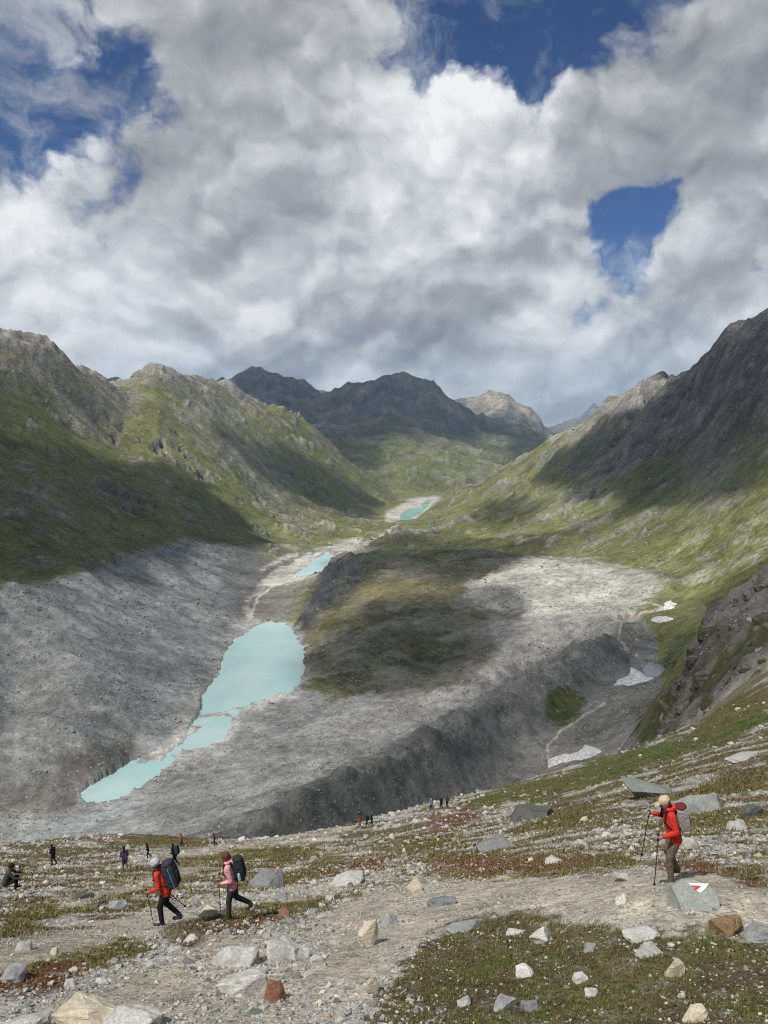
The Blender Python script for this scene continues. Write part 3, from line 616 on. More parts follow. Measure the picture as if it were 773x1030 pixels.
def new_mat(name):
    m = bpy.data.materials.new(name); m.use_nodes = True; m.node_tree.nodes.clear(); return m, NT(m.node_tree)
def finish(N, col, rough=0.9, bump=None, bdist=0.1, bstr=1.0, spec=0.2, metal=0.0, coat=0.0):
    b = N.n('ShaderNodeBsdfPrincipled'); N.put(b.inputs['Base Color'], col if not isinstance(col, tuple) else col + (1.0,) * (4 - len(col)))
    N.put(b.inputs['Roughness'], rough); N.put(b.inputs['Specular IOR Level'], spec); N.put(b.inputs['Metallic'], metal); N.put(b.inputs['Coat Weight'], coat)
    if bump is not None:
        bn = N.n('ShaderNodeBump'); N.put(bn.inputs['Height'], bump); N.put(bn.inputs['Distance'], bdist); bn.inputs['Strength'].default_value = bstr
        N.link(bn.outputs[0], b.inputs['Normal'])
    o = N.n('ShaderNodeOutputMaterial'); N.link(b.outputs[0], o.inputs[0])
    return b

def terrain_mat(name, s1, s2, s3, stones, bd, share=0.5, bare_turf=0.7, k1=1.5, k3=2.6):
    """ground cover: zone colour, mottling at three scales (1/m), light stones on bare ground"""
    m, N = new_mat(name)
    at = N.n('ShaderNodeAttribute', attribute_name='cover').outputs['Color']
    gr = N.n('ShaderNodeAttribute', attribute_name='grassy').outputs['Fac']
    pos = N.n('ShaderNodeNewGeometry').outputs['Position']
    n1 = N.noise(pos, s1, 6, 0.62); n2 = N.noise(pos, s2, 6, 0.68); n3 = N.noise(pos, s3, 5, 0.72)
    v = N.math('MULTIPLY_ADD', N.math('SUBTRACT', n1, 0.5), k1, 1.0)
    v = N.math('MULTIPLY', v, N.math('MULTIPLY_ADD', N.math('SUBTRACT', n2, 0.5), 2.2, 1.0))
    v = N.math('MULTIPLY', v, N.math('MULTIPLY_ADD', N.math('SUBTRACT', n3, 0.5), k3, 1.0))
    v = N.math('MINIMUM', N.math('MAXIMUM', v, 0.25), 2.2)
    c = N.mix(1.0, at, N.gray(v), 'MULTIPLY')
    # bare rock and earth showing through the turf
    bald = N.noise(pos, s2 * 0.55, 9, 0.72)
    c = N.mix(N.math('MULTIPLY', N.mr(bald, 0.53, 0.62), N.math('MULTIPLY', gr, bare_turf)), c, N.mix(N.mr(n3, 0.4, 0.6), (0.12, 0.115, 0.10), (0.30, 0.29, 0.26)))
    # yellowed and rusty drifts
    c = N.mix(N.math('MULTIPLY', N.mr(N.noise(N.vmath('ADD', pos, (500.0, 90.0, 20.0)), s2 * 0.3, 6, 0.65), 0.5, 0.68), N.math('MULTIPLY', gr, 0.55)), c, N.mix(0.5, c, (0.17, 0.12, 0.06)))
    # single pale and dark stones
    vo = N.n('ShaderNodeTexVoronoi', feature='F1'); N.put(vo.inputs['Vector'], pos); N.put(vo.inputs['Scale'], stones)
    rnd_ = N.n('ShaderNodeSeparateColor'); N.link(vo.outputs['Color'], rnd_.inputs[0])
    bare = N.math('MULTIPLY_ADD', gr, -0.85, 1.0)
    pick = N.mr(rnd_.outputs[0], 1 - share, 1.02 - share)
    near = N.mr(vo.outputs['Distance'], N.math('MULTIPLY_ADD', rnd_.outputs[1], 0.30, 0.10), N.math('MULTIPLY_ADD', rnd_.outputs[1], 0.30, 0.22), 1.0, 0.0)
    st = N.math('MULTIPLY', N.math('MULTIPLY', pick, near), N.math('MAXIMUM', bare, N.mr(rnd_.outputs[0], 0.965, 0.97)))
    tone = N.math('MULTIPLY_ADD', rnd_.outputs[2], 1.5, 0.45)
    stc = N.mix(1.0, N.mix(0.6, at, (0.26, 0.255, 0.24)), N.gray(tone), 'MULTIPLY')
    c = N.mix(N.math('MULTIPLY', st, 0.85), c, stc)
    h = N.math('ADD', N.math('MULTIPLY', n2, 0.5), N.math('ADD', N.math('MULTIPLY', n3, 0.3), N.math('MULTIPLY', st, 0.35)))
    finish(N, c, 0.95, h, bd, 0.9, 0.08)
    return m
M_FG = terrain_mat('stony_ground', 0.45, 3.0, 14.0, 9.0, 0.10)
M_MID = terrain_mat('moraine_rubble', 0.018, 0.11, 0.45, 0.38, 2.2, 0.3, 0.7, 2.3, 1.6)
M_FAR = terrain_mat('alpine_slope', 0.006, 0.03, 0.13, 0.11, 9.0, 0.16, 0.38)
M_DIST = terrain_mat('distant_rock', 0.0022, 0.009, 0.035, 0.02, 30.0, 0.0)

idx = np.arange(NR * NA).reshape(NR, NA)
ii, jj = np.meshgrid(np.arange(NR - 1), np.arange(NA), indexing='ij')
quads = np.stack([idx[ii, jj], idx[ii, (jj + 1) % NA], idx[ii + 1, (jj + 1) % NA], idx[ii + 1, jj]], -1).reshape(-1, 4)
cr_ = RR[ii].ravel(); cpx = PX[ii, jj].ravel(); caz = wrapA[jj].ravel()
crestL = np.interp(caz, [float(paz(a, b)[0]) for a, b in ((-160, 640), (0, 592), (100, 572), (150, 552), (200, 545), (268, 556), (340, 548), (440, 545), (500, 552), (560, 560), (640, 570), (700, 600), (773, 620))],
                   [760, 880, 1140, 1330, 1520, 1760, 2050, 2050, 1500, 1330, 1150, 900, 430])
reg = np.where(cr_ < 165, 0, np.where(cr_ < crestL, 1, np.where(cr_ > 4600, 4, np.where(caz < R(1.0), 2, 3))))
flatco = np.stack([TX, TY, TZ], -1).reshape(-1, 3)
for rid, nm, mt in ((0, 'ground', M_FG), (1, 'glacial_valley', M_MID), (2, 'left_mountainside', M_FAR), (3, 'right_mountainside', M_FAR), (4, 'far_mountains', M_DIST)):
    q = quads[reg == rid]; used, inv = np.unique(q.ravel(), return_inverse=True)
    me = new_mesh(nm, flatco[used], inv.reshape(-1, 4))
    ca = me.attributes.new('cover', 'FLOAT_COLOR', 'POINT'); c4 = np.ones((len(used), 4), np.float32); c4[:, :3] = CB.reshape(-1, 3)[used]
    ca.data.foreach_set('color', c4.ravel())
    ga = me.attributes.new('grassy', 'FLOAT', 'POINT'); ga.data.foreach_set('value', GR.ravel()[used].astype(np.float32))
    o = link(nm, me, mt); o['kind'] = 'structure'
# ------------------------------------------------------------------ water and snow
def water_mat(name, col, rough=0.12, wave=0.35):
    m, N = new_mat(name); pos = N.n('ShaderNodeNewGeometry').outputs['Position']
    n = N.noise(pos, 0.009, 6, 0.6)
    c = N.mix(N.mr(n, 0.38, 0.66), col, (col[0] * 1.32, col[1] * 1.12, col[2] * 1.12))
    finish(N, c, rough, N.noise(pos, wave, 3, 0.6), 0.12, 0.35, 0.5)
    return m
M_LAKE = water_mat('milky_glacier_water', (0.335, 0.52, 0.505))
M_RES = water_mat('turquoise_reservoir_water', (0.20, 0.48, 0.46))
M_POND = water_mat('grey_meltwater', (0.20, 0.24, 0.26), 0.08)
def water(name, poly, z, grow, mat):
    pts = []
    cx = sum(p_[0] for p_ in poly) / len(poly); cy = sum(p_[1] for p_ in poly) / len(poly)
    for px, py in poly:
        d = math.hypot(px - cx, py - cy); f = 1 + grow / max(d, 1)
        a, y, zz = pdir(cx + (px - cx) * f, cy + (py - cy) * f); t = z / float(zz); pts.append((float(a) * t, float(y) * t, z))
    bm = bmesh.new(); f = bm.faces.new([bm.verts.new(p_) for p_ in pts]); bm.normal_update()
    if f.normal.z < 0: f.normal_flip()
    bmesh.ops.triangulate(bm, faces=bm.faces[:])
    me = bpy.data.meshes.new(name); bm.to_mesh(me); bm.free()
    o = link(name, me, mat); o['kind'] = 'structure'; return o
LAKE = [(272, 622), (294, 625), (310, 648), (312, 668), (304, 692), (291, 704), (262, 712), (244, 722), (237, 731), (232, 743), (205, 758), (174, 776), (149, 793), (123, 807), (103, 814), (84, 812), (76, 796), (97, 774), (125, 760), (164, 758), (181, 746), (185, 728), (195, 712), (200, 697), (215, 679), (220, 660), (231, 640), (255, 627)]
water('glacier_lake', LAKE, LAKE_Z + 0.05, 0, M_LAKE)
water('reservoir', RES, RES_Z, 2.5, M_RES)
water('outwash_lake', OUTL, OUT_Z, 2.5, M_LAKE)
water('pond', POND, POND_Z, 2.0, M_POND)

m, N = new_mat('old_snow'); pos = N.n('ShaderNodeNewGeometry').outputs['Position']
M_SNOW = m
finish(N, N.mix(N.mr(N.noise(pos, 0.35, 6, 0.7), 0.38, 0.62), (0.74, 0.75, 0.76), (0.42, 0.40, 0.36)), 0.7, N.noise(pos, 0.5, 4, 0.6), 0.4, 0.6, 0.2)
def snow(poly, r0, r1, label, thick=1.6):
    mk = zone(poly, r0, r1, 1.6, 1.4)
    rows, cols = np.where(mk[:, :NF] > 0.02)
    a, b, c, d = rows.min() - 1, rows.max() + 2, cols.min() - 1, cols.max() + 2
    sub = mk[a:b, c:d]; x = TX[a:b, c:d]; y = TY[a:b, c:d]; z = TZ[a:b, c:d] - 0.4 + thick * sub
    n = sub.shape[1]; q = [(i * n + j, i * n + j + 1, (i + 1) * n + j + 1, (i + 1) * n + j) for i in range(sub.shape[0] - 1) for j in range(n - 1) if sub[i:i + 2, j:j + 2].max() > 0.05]
    q = np.array(q); used, inv = np.unique(q.ravel(), return_inverse=True)
    co = np.stack([x, y, z], -1).reshape(-1, 3)[used]; q4 = inv.reshape(-1, 4)
    # closed body: the same outline 0.8 m lower, with a skirt
    nv = len(co); lo = co.copy(); lo[:, 2] -= 0.8
    ed = {}
    for f in q4:
        for u, v in zip(f, np.roll(f, -1)): ed[(u, v)] = 1
    skirt = [(v, u, u + nv, v + nv) for (u, v) in ed if (v, u) not in ed]
    me = new_mesh('snow_patch', np.concatenate([co, lo]), np.concatenate([q4, q4[:, ::-1] + nv, np.array(skirt)]))
    tag(link('snow_patch', me, M_SNOW), label, 'snow')
snow([(551, 772), (552, 764), (566, 759), (574, 760), (584, 756), (589, 749), (597, 752), (606, 756), (596, 761), (580, 765), (562, 769)], 380, 620, 'dirty white snow patch at the foot of the dark rubble moraine')
snow([(619, 688), (622, 684), (634, 680), (648, 680), (657, 683), (645, 686), (632, 689)], 500, 760, 'flat white snow patch beside the small grey pond')
snow([(668, 612), (669, 606), (673, 604), (680, 608), (677, 612)], 700, 1000, 'small bright snow patch at the edge of the green slope')
snow([(655, 624), (660, 620), (672, 620), (676, 623), (664, 626)], 700, 1000, 'thin white snow strip by the path fork above the pond')

# ------------------------------------------------------------------ unseen cloud sheets, shaped to lay shade on parts of the valley
SH = np.zeros(TX.shape, np.float32)
def shade(poly, r0, r1, d, soft=5, rough=8):
    global SH
    m_ = zone(poly, r0, r1, soft, rough); SH = SH * (1 - m_) + d * m_
ALL = [(-60, 250), (830, 250), (830, 1080), (-60, 1080)]
shade(ALL, 4500, 7400, 0.85, 2, 0)
shade([(383, 436), (440, 436), (505, 440), (515, 470), (440, 505), (383, 500)], 4300, 7000, 0.15)
shade([(-60, 380), (30, 428), (60, 440), (110, 452), (190, 470), (196, 490), (212, 505), (250, 535), (268, 556), (200, 547), (150, 556), (100, 576), (0, 596), (-60, 620)], 800, 2600, 1.0)
shade([(-60, 345), (10, 350), (40, 400), (20, 430), (-60, 400)], 1500, 2600, 0.7)
shade([(222, 434), (270, 444), (320, 465), (360, 492), (380, 512), (345, 520), (300, 505), (262, 480), (235, 452)], 2000, 4200, 0.95)
shade([(514, 552), (585, 542), (620, 522), (665, 509), (790, 478), (790, 395), (790, 300), (736, 325), (680, 372), (655, 400), (620, 422), (575, 449), (534, 471), (540, 484), (575, 488), (560, 500), (625, 500), (635, 507), (575, 532), (524, 542)], 1000, 3700, 0.97)
shade([(470, 512), (500, 502), (545, 507), (535, 525), (490, 530)], 1500, 3300, 0.8)
shade([(370, 548), (400, 535), (460, 540), (530, 545), (520, 556), (380, 560)], 1300, 2600, 0.8)
shade([(300, 700), (300, 640), (318, 588), (335, 556), (420, 548), (545, 548), (560, 556), (500, 570), (468, 592), (485, 618), (505, 635), (490, 660), (455, 688), (400, 702)], 600, 1650, 0.9)
shade([(505, 640), (560, 632), (640, 622), (600, 645), (520, 682), (440, 722), (400, 735), (430, 705), (480, 690)], 560, 1000, 0.35, 6)
shade([(352, 606), (358, 588), (395, 578), (440, 584), (470, 592), (462, 606), (430, 602), (400, 604)], 800, 1500, 0.05, 6)
shade([(308, 642), (340, 612), (372, 592), (380, 600), (350, 622), (316, 652)], 800, 1500, 0.2, 5)
shade([(470, 600), (490, 575), (545, 556), (610, 560), (660, 572), (672, 594), (645, 612), (600, 618), (560, 612), (520, 618), (490, 612)], 700, 1600, 0.0, 7)
shade([(-60, 612), (0, 590), (100, 572), (150, 552), (200, 545), (262, 558), (250, 600), (225, 660), (190, 730), (130, 760), (80, 800), (0, 830), (-60, 840)], 450, 1800, 0.42)
shade([(80, 800), (130, 765), (190, 735), (225, 660), (240, 635), (305, 630), (306, 690), (400, 700), (480, 692), (400, 742), (215, 840), (0, 850)], 350, 1200, 0.36)
shade([(180, 860), (215, 838), (400, 742), (540, 666), (636, 624), (690, 640), (700, 600), (800, 565), (800, 690), (640, 750), (440, 805), (220, 850)], 165, 900, 0.72, 6)
shade(ALL, 5, 165, 0.08, 2, 0)
shade([(520, 790), (640, 750), (800, 680), (800, 800), (640, 820), (560, 830)], 30, 170, 0.4, 15)

def blur(F, n):
    for _ in range(n):
        F = (np.roll(F, 1, 0) + 2 * F + np.roll(F, -1, 0)) / 4; F = (np.roll(F, 1, 1) + 2 * F + np.roll(F, -1, 1)) / 4
    return F
m, N = new_mat('shade_cloud')
dn = N.n('ShaderNodeAttribute', attribute_name='shade_opacity').outputs['Fac']
tr = N.n('ShaderNodeBsdfTransparent'); df = N.n('ShaderNodeBsdfDiffuse'); df.inputs[0].default_value = (0.9, 0.9, 0.9, 1)
tl = N.n('ShaderNodeBsdfTranslucent'); tl.inputs[0].default_value = (0.9, 0.9, 0.9, 1)
mx1 = N.n('ShaderNodeMixShader'); mx1.inputs[0].default_value = 0.18; N.link(df.outputs[0], mx1.inputs[1]); N.link(tl.outputs[0], mx1.inputs[2])
mx2 = N.n('ShaderNodeMixShader'); N.put(mx2.inputs[0], N.math('SUBTRACT', 1.0, N.math('SQRT', N.math('SUBTRACT', 1.0, dn, clamp=True)))); N.link(tr.outputs[0], mx2.inputs[1]); N.link(mx1.outputs[0], mx2.inputs[2])
ou = N.n('ShaderNodeOutputMaterial'); N.link(mx2.outputs[0], ou.inputs[0])
for CZ, CELL, RMIN, RMAX, lab in ((2100.0, 15.0, 5, 4350, 'unseen cloud layer shaped to cast shade on the valley'), (3700.0, 26.0, 4350, 7600, 'unseen high cloud layer shaped to shade the far ranges')):
    vis = np.zeros(TX.shape, bool)
    el = TZ / TR; mx = np.maximum.accumulate(el, 0); vis[:, :NF] = (el >= mx - 0.004)[:, :NF] & (np.abs(PX[:, :NF] - 386) < 430)
    vis &= (TR > RMIN) & (TR < RMAX)
    vx, vy, vz, vs = TX[vis], TY[vis], TZ[vis], SH[vis]
    qx = vx + SUN[0] / SUN[2] * (CZ - vz); qy = vy + SUN[1] / SUN[2] * (CZ - vz)
    nx = int((qx.max() - qx.min()) / CELL) + 40; ny = int((qy.max() - qy.min()) / CELL) + 40
    ox, oy = qx.min() - 20 * CELL, qy.min() - 20 * CELL
    gi = ((qx - ox) / CELL).astype(int); gj = ((qy - oy) / CELL).astype(int)
    num = np.zeros((nx, ny)); den = np.zeros((nx, ny)); np.add.at(num, (gi, gj), vs); np.add.at(den, (gi, gj), 1.0)
    num = np.where(den > 0, num / np.maximum(den, 1), 0); den = (den > 0) * 1.0
    D = blur(num, 1) / np.maximum(blur(den, 1), 1e-6); wde = blur(den, 1)
    D2 = blur(num, 60) / np.maximum(blur(den, 60), 1e-6); w2 = blur(den, 60)
    D = np.where(wde > 0.02, D, D2 * sstep(0.002, 0.05, w2))
    ccx = ox + (np.arange(nx) + .5) * CELL; ccy = oy + (np.arange(ny) + .5) * CELL
    gX, gY = np.meshgrid(ccx, ccy, indexing='ij')
    edge = sstep(0, 12, np.minimum(np.minimum(np.arange(nx)[:, None], nx - 1 - np.arange(nx)[:, None]), np.minimum(np.arange(ny)[None], ny - 1 - np.arange(ny)[None])))
    D = np.clip(D * edge, 0, 1)
    D = np.clip(D + 0.16 * fbm(gX, gY, 330, 4, .55, 501) * sstep(0.08, 0.3, D) * (1 - sstep(0.8, 0.95, D)), 0, 1)
    cellm = (D[:-1, :-1] + D[1:, 1:] + D[1:, :-1] + D[:-1, 1:]) / 4 > 0.06
    bump_ = 1 + 0.5 * fbm(gX, gY, 180, 4, .6, 502)
    top = CZ + 140 * D * bump_; bot = CZ - 50 * D * bump_ - 2
    ci, cj = np.where(cellm); vid = np.arange(nx * ny).reshape(nx, ny)
    qt = np.stack([vid[ci, cj], vid[ci + 1, cj], vid[ci + 1, cj + 1], vid[ci, cj + 1]], 1)
    used, inv = np.unique(qt.ravel(), return_inverse=True); q4 = inv.reshape(-1, 4); nv = len(used)
    co = np.concatenate([np.stack([gX, gY, top], -1).reshape(-1, 3)[used], np.stack([gX, gY, bot], -1).reshape(-1, 3)[used]])
    eu = np.concatenate([q4[:, k] for k in range(4)]).astype(np.int64); ev = np.concatenate([q4[:, (k + 1) % 4] for k in range(4)]).astype(np.int64)
    key = eu * nv + ev; rkey = ev * nv + eu; bd_ = ~np.isin(key, rkey)
    skirt = np.stack([ev[bd_], eu[bd_], eu[bd_] + nv, ev[bd_] + nv], 1)
    me = new_mesh('shade_cloud_layer', co, np.concatenate([q4, q4[:, ::-1] + nv, skirt]))
    da = me.attributes.new('shade_opacity', 'FLOAT', 'POINT'); da.data.foreach_set('value', np.concatenate([D.ravel()[used]] * 2).astype(np.float32))
    tag(link('shade_cloud_layer', me, m), lab, 'cloud', kind='stuff')

elA = TZ / TR; mxA = np.maximum.accumulate(elA, 0); vis_any = ((elA >= mxA - 0.006) * 1.0)
# ------------------------------------------------------------------ haze
bm = bmesh.new(); bmesh.ops.create_cube(bm, size=1.0)
ztop = float(TZ.max()) + 40; zbot = float(TZ.min()) - 1.0
bmesh.ops.scale(bm, vec=(33500, 33500, ztop - zbot), verts=bm.verts); bmesh.ops.translate(bm, vec=(0, 0, (ztop + zbot) / 2), verts=bm.verts)
me = bpy.data.meshes.new('haze'); bm.to_mesh(me); bm.free()
m, N = new_mat('haze_air'); pv = N.n('ShaderNodeVolumePrincipled'); pv.inputs['Color'].default_value = (0.50, 0.74, 1.0, 1); pv.inputs['Density'].default_value = 3.8e-5; pv.inputs['Anisotropy'].default_value = 0.0
ou = N.n('ShaderNodeOutputMaterial'); N.link(pv.outputs[0], ou.inputs['Volume'])
tag(link('haze', me, m), kind='stuff')
# ------------------------------------------------------------------ rock materials
def rock_mat(name, a, b, lichen=None, spots=0.5):
    m, N = new_mat(name); tcn = N.n('ShaderNodeTexCoord'); oi = N.n('ShaderNodeObjectInfo')
    vec = N.vmath('ADD', tcn.outputs['Object'], N.vmath('SCALE', oi.outputs['Location'], sc_=3.7))
    n1 = N.noise(vec, 4.0, 7, 0.62); n2 = N.noise(vec, 26.0, 5, 0.7)
    st = N.noise(N.vmath('MULTIPLY', vec, (2.0, 2.5, 16.0)), 2.0, 4, 0.6, dist=0.6)
    c = N.mix(N.mr(n1, 0.3, 0.7), a, b)
    c = N.mix(N.mr(st, 0.45, 0.75, 0.0, 0.45), c, tuple(k * 0.55 for k in a))
    c = N.mix(1.0, c, N.gray(N.mr(n2, 0.25, 0.75, 0.62, 1.3, smooth=False)), 'MULTIPLY')
    if lichen: c = N.mix(N.mr(N.noise(vec, 9.0, 6, 0.65), 0.58, 0.66, 0.0, spots), c, lichen)
    tint = N.math('MULTIPLY_ADD', oi.outputs['Random'], 0.4, 0.8)
    c = N.mix(1.0, c, N.gray(tint), 'MULTIPLY')
    h = N.math('ADD', N.math('MULTIPLY', n1, 0.6), N.math('ADD', N.math('MULTIPLY', n2, 0.25), N.math('MULTIPLY', st, 0.35)))
    finish(N, c, 0.88, h, 0.05, 0.8, 0.2); return m
ROCKM = dict(pale=rock_mat('pale_gneiss', (0.50, 0.49, 0.455), (0.39, 0.385, 0.365), (0.17, 0.17, 0.15)),
             grey=rock_mat('grey_gneiss', (0.30, 0.305, 0.30), (0.22, 0.225, 0.225), (0.13, 0.14, 0.115)),
             green=rock_mat('greenish_schist', (0.29, 0.31, 0.285), (0.22, 0.24, 0.225), (0.36, 0.36, 0.32)),
             blue=rock_mat('bluish_slate', (0.22, 0.23, 0.24), (0.17, 0.178, 0.188), (0.25, 0.25, 0.24)),
             dark=rock_mat('dark_boulder_stone', (0.12, 0.12, 0.115), (0.085, 0.087, 0.085), (0.22, 0.22, 0.2)),
             cream=rock_mat('cream_quartzite', (0.52, 0.47, 0.37), (0.42, 0.37, 0.28), (0.25, 0.22, 0.17), 0.35),
             rust=rock_mat('rusty_rock', (0.29, 0.14, 0.085), (0.22, 0.125, 0.085), (0.16, 0.12, 0.10)),
             ochre=rock_mat('ochre_lichen_rock', (0.29, 0.19, 0.10), (0.23, 0.165, 0.095), (0.20, 0.19, 0.17), 0.9),
             turf=rock_mat('brown_turf', (0.085, 0.062, 0.042), (0.11, 0.085, 0.055), (0.06, 0.065, 0.03)))

def hull_rock(seed, npts=14, box=0.55, sx=1, sy=1, sz=1, fine_=False):
    """angular rock in a unit box (x,y in -.5..+.5, z -.5..+.5)"""
    g = random.Random(seed); bm = bmesh.new()
    for i in range(npts):
        v = Vector((g.gauss(0, 1), g.gauss(0, 1), g.gauss(0, 1))).normalized()
        q = max(abs(v.x), abs(v.y), abs(v.z)); v = v.lerp(v / q, box) * g.uniform(0.82, 1.08)
        bm.verts.new(v)
    res = bmesh.ops.convex_hull(bm, input=bm.verts)
    bmesh.ops.delete(bm, geom=[e for e in res['geom_interior'] if isinstance(e, bmesh.types.BMVert)], context='VERTS')
    loose = [v for v in bm.verts if not v.link_faces]; bmesh.ops.delete(bm, geom=loose, context='VERTS')
    if fine_:
        bmesh.ops.dissolve_limit(bm, angle_limit=R(14), verts=bm.verts, edges=bm.edges)
        bmesh.ops.bevel(bm, geom=list(bm.edges), offset=0.07, segments=2, profile=0.6, affect='EDGES', clamp_overlap=True)
        bmesh.ops.triangulate(bm, faces=bm.faces[:])
        long = [e for e in bm.edges if e.calc_length() > 0.35]
        bmesh.ops.subdivide_edges(bm, edges=long, cuts=2, use_grid_fill=False); bmesh.ops.triangulate(bm, faces=bm.faces[:])
        bm.normal_update(); o_ = g.uniform(0, 90)
        co = np.array([v.co for v in bm.verts]); d = 0.09 * perlin(co[:, 0] * 1.7 + o_, co[:, 1] * 1.7 + co[:, 2] * 2.3, seed) + 0.045 * perlin(co[:, 0] * 5 + co[:, 2] * 4 + o_, co[:, 1] * 5 - co[:, 2] * 3, seed + 1)
        for v, k in zip(bm.verts, d): v.co += v.normal * float(k)
    co = np.array([v.co for v in bm.verts]); lo, hi = co.min(0), co.max(0)
    for v in bm.verts: v.co = Vector([(v.co[i] - (lo[i] + hi[i]) / 2) / (hi[i] - lo[i]) for i in range(3)])
    return bm
def slope_normal(p_, d=0.5):
    x = np.array([p_.x + d, p_.x - d, p_.x, p_.x]); y = np.array([p_.y, p_.y, p_.y + d, p_.y - d]); h = height(x, y)
    return Vector((-(h[0] - h[1]) / (2 * d), -(h[2] - h[3]) / (2 * d), 1)).normalized()
def depth_of(p_): return p_.y * CP - p_.z * SP

HERO = []
def hero(name, px, py, w, h, kind, label, cat='rock', roll=0.0, seed=None, dep=0.85, box=0.5, npts=20, sink=0.5, yaw=None):
    """a single rock: foot of its visible front at photo (px,py), w x h photo pixels"""
    p_ = ground_at(px, py, 5, 165); s = depth_of(p_) / FPX; seed = seed or (int(px * 31 + py * 7) % 9973)
    bm = hull_rock(seed, npts, box, fine_=True)
    W_, H_ = (w * s * 1.25, h * s * 0.72) if name == 'rock_slab' else (w * s * 1.08, h * s * 0.78); me = bpy.data.meshes.new(name)
    full = H_ / (1 - sink)
    bmesh.ops.scale(bm, vec=(W_, W_ * dep, full), verts=bm.verts)
    bmesh.ops.translate(bm, vec=(0, 0, full * (0.5 - sink)), verts=bm.verts)
    bm.to_mesh(me); bm.free()
    for f in me.polygons: f.use_smooth = False
    o = link(name, me, ROCKM[kind]); n = slope_normal(p_, max(0.3, W_))
    g = random.Random(seed + 5)
    tilt = Vector((0, 0, 1)).lerp(n, 0.75).normalized()
    q = tilt.to_track_quat('Z', 'Y').to_matrix().to_4x4()
    yw = g.uniform(-0.3, 0.3) if yaw is None else yaw
    base = Vector((tilt.x * 0, W_ * dep * 0.30, 0))
    pos = Vector((p_.x, p_.y + W_ * dep * 0.3, 0)); pos.z = float(height(np.array([pos.x]), np.array([pos.y]))[0])
    o.matrix_world = Matrix.Translation(pos) @ q @ Matrix.Rotation(yw, 4, 'Z') @ Matrix.Rotation(roll, 4, 'Y')
    tag(o, label, cat); HERO.append((px, py, w, h)); return o
hero('rock_slab', 233, 972, 44, 26, 'pale', 'smooth pale grey slab lying at the upper left of the rubble pair', box=.8, npts=11, seed=11)
hero('rock_slab', 246, 1000, 52, 27, 'pale', 'broad pale slab propped on small stones beside the rust red rock', box=.8, npts=11, seed=23)
hero('rock_slab', 287, 968, 40, 24, 'pale', 'long pale slab pointing diagonally up the path', roll=-0.55, box=.85, npts=10, seed=31)
hero('rock', 276, 1008, 24, 25, 'rust', 'rust red angular rock beside the broad pale slab', seed=41)
hero('rock', 373, 952, 20, 29, 'cream', 'upright cream block standing on the bare path', box=.9, npts=10, seed=52, sink=.12, roll=.12)
hero('rock', 391, 930, 17, 14, 'grey', 'rounded grey stone right of the upright cream block', seed=53)
hero('rock', 378, 1000, 13, 19, 'cream', 'small tan stone standing on edge at the left rim of the turf', box=.8, npts=10, seed=55, sink=.15, roll=.4)
hero('rock', 285, 922, 12, 10, 'rust', 'small orange red stone in the grass strip behind the pale slabs', seed=57)
hero('rock', 445, 911, 28, 11, 'blue', 'flat blue grey stone at the upper edge of the dirt path', seed=61)
hero('rock', 418, 897, 16, 12, 'cream', 'tan brick-shaped stone lying tilted on the path', box=.9, npts=10, seed=62, roll=.4)
hero('rock', 547, 949, 28, 19, 'pale', 'white peaked rock at the top of the turf cushion', npts=9, seed=63)
hero('rock', 531, 982, 30, 11, 'pale', 'long white stone in the middle of the turf cushion', seed=64)
hero('rock', 681, 982, 22, 15, 'cream', 'cream blocky stone on the turf below the painted boulder', box=.8, seed=65)
hero('rock', 653, 962, 30, 10, 'pale', 'elongated whitish stone on the turf left of the cream block', roll=.3, seed=66)
hero('rock', 703, 1027, 26, 14, 'cream', 'cream wedge-shaped stone at the bottom right of the turf', seed=67, roll=.35)
hero('rock', 597, 1002, 15, 8, 'pale', 'small oval white stone on the open turf', seed=68)
hero('rock', 506, 1015, 28, 13, 'grey', 'grey hump-shaped stone near the bottom centre of the turf', seed=69)
hero('rock', 536, 1017, 20, 11, 'blue', 'dark bluish stone right of the grey hump-shaped one', seed=70)
hero('rock', 735, 940, 32, 19, 'ochre', 'ochre orange lichen-covered rock below the painted boulder', box=.7, seed=71)
hero('rock', 628, 886, 18, 10, 'pale', 'whitish stone on the path left of the man in red', npts=9, seed=72)
hero('rock', 627, 908, 14, 8, 'pale', 'small white stone at the lip of the eroded bank', seed=73)
hero('boulder', 539, 824, 46, 20, 'dark', 'big dark grey boulder with pale top on the far grass strip', 'boulder', seed=74, dep=1.2)
hero('boulder', 500, 855, 36, 15, 'grey', 'smooth grey boulder beside the rusty turf above the path', 'boulder', seed=75)
hero('rock_slab', 655, 802, 56, 22, 'green', 'long pale green-grey slab slanting upslope behind the man in red', roll=-.38, box=.85, npts=10, seed=76)
hero('rock_slab', 720, 815, 44, 24, 'green', 'tilted grey slab right above the backpack of the man in red', roll=-.4, box=.85, npts=10, seed=77)
hero('boulder', 759, 822, 24, 15, 'dark', 'dark boulder among rubble at the right edge', 'boulder', seed=78)
hero('boulder', 82, 1032, 72, 26, 'cream', 'big cream boulder cut off by the bottom edge', 'boulder', seed=79, box=.75)
hero('boulder', 128, 1036, 58, 22, 'pale', 'pale boulder right of the big cream one at the bottom edge', 'boulder', seed=80, box=.75)
hero('boulder', 24, 1036, 48, 16, 'pale', 'low pale boulder in the bottom left corner', 'boulder', seed=81)
hero('boulder', 268, 893, 36, 21, 'grey', 'grey boulder right behind the person in the pink jacket', 'boulder', seed=82)
hero('rock', 209, 923, 18, 13, 'cream', 'cream stone on the path left of the person in pink', seed=83)
hero('rock', 117, 914, 22, 10, 'grey', 'grey stone on the grass left of the red jacketed hiker', seed=84)
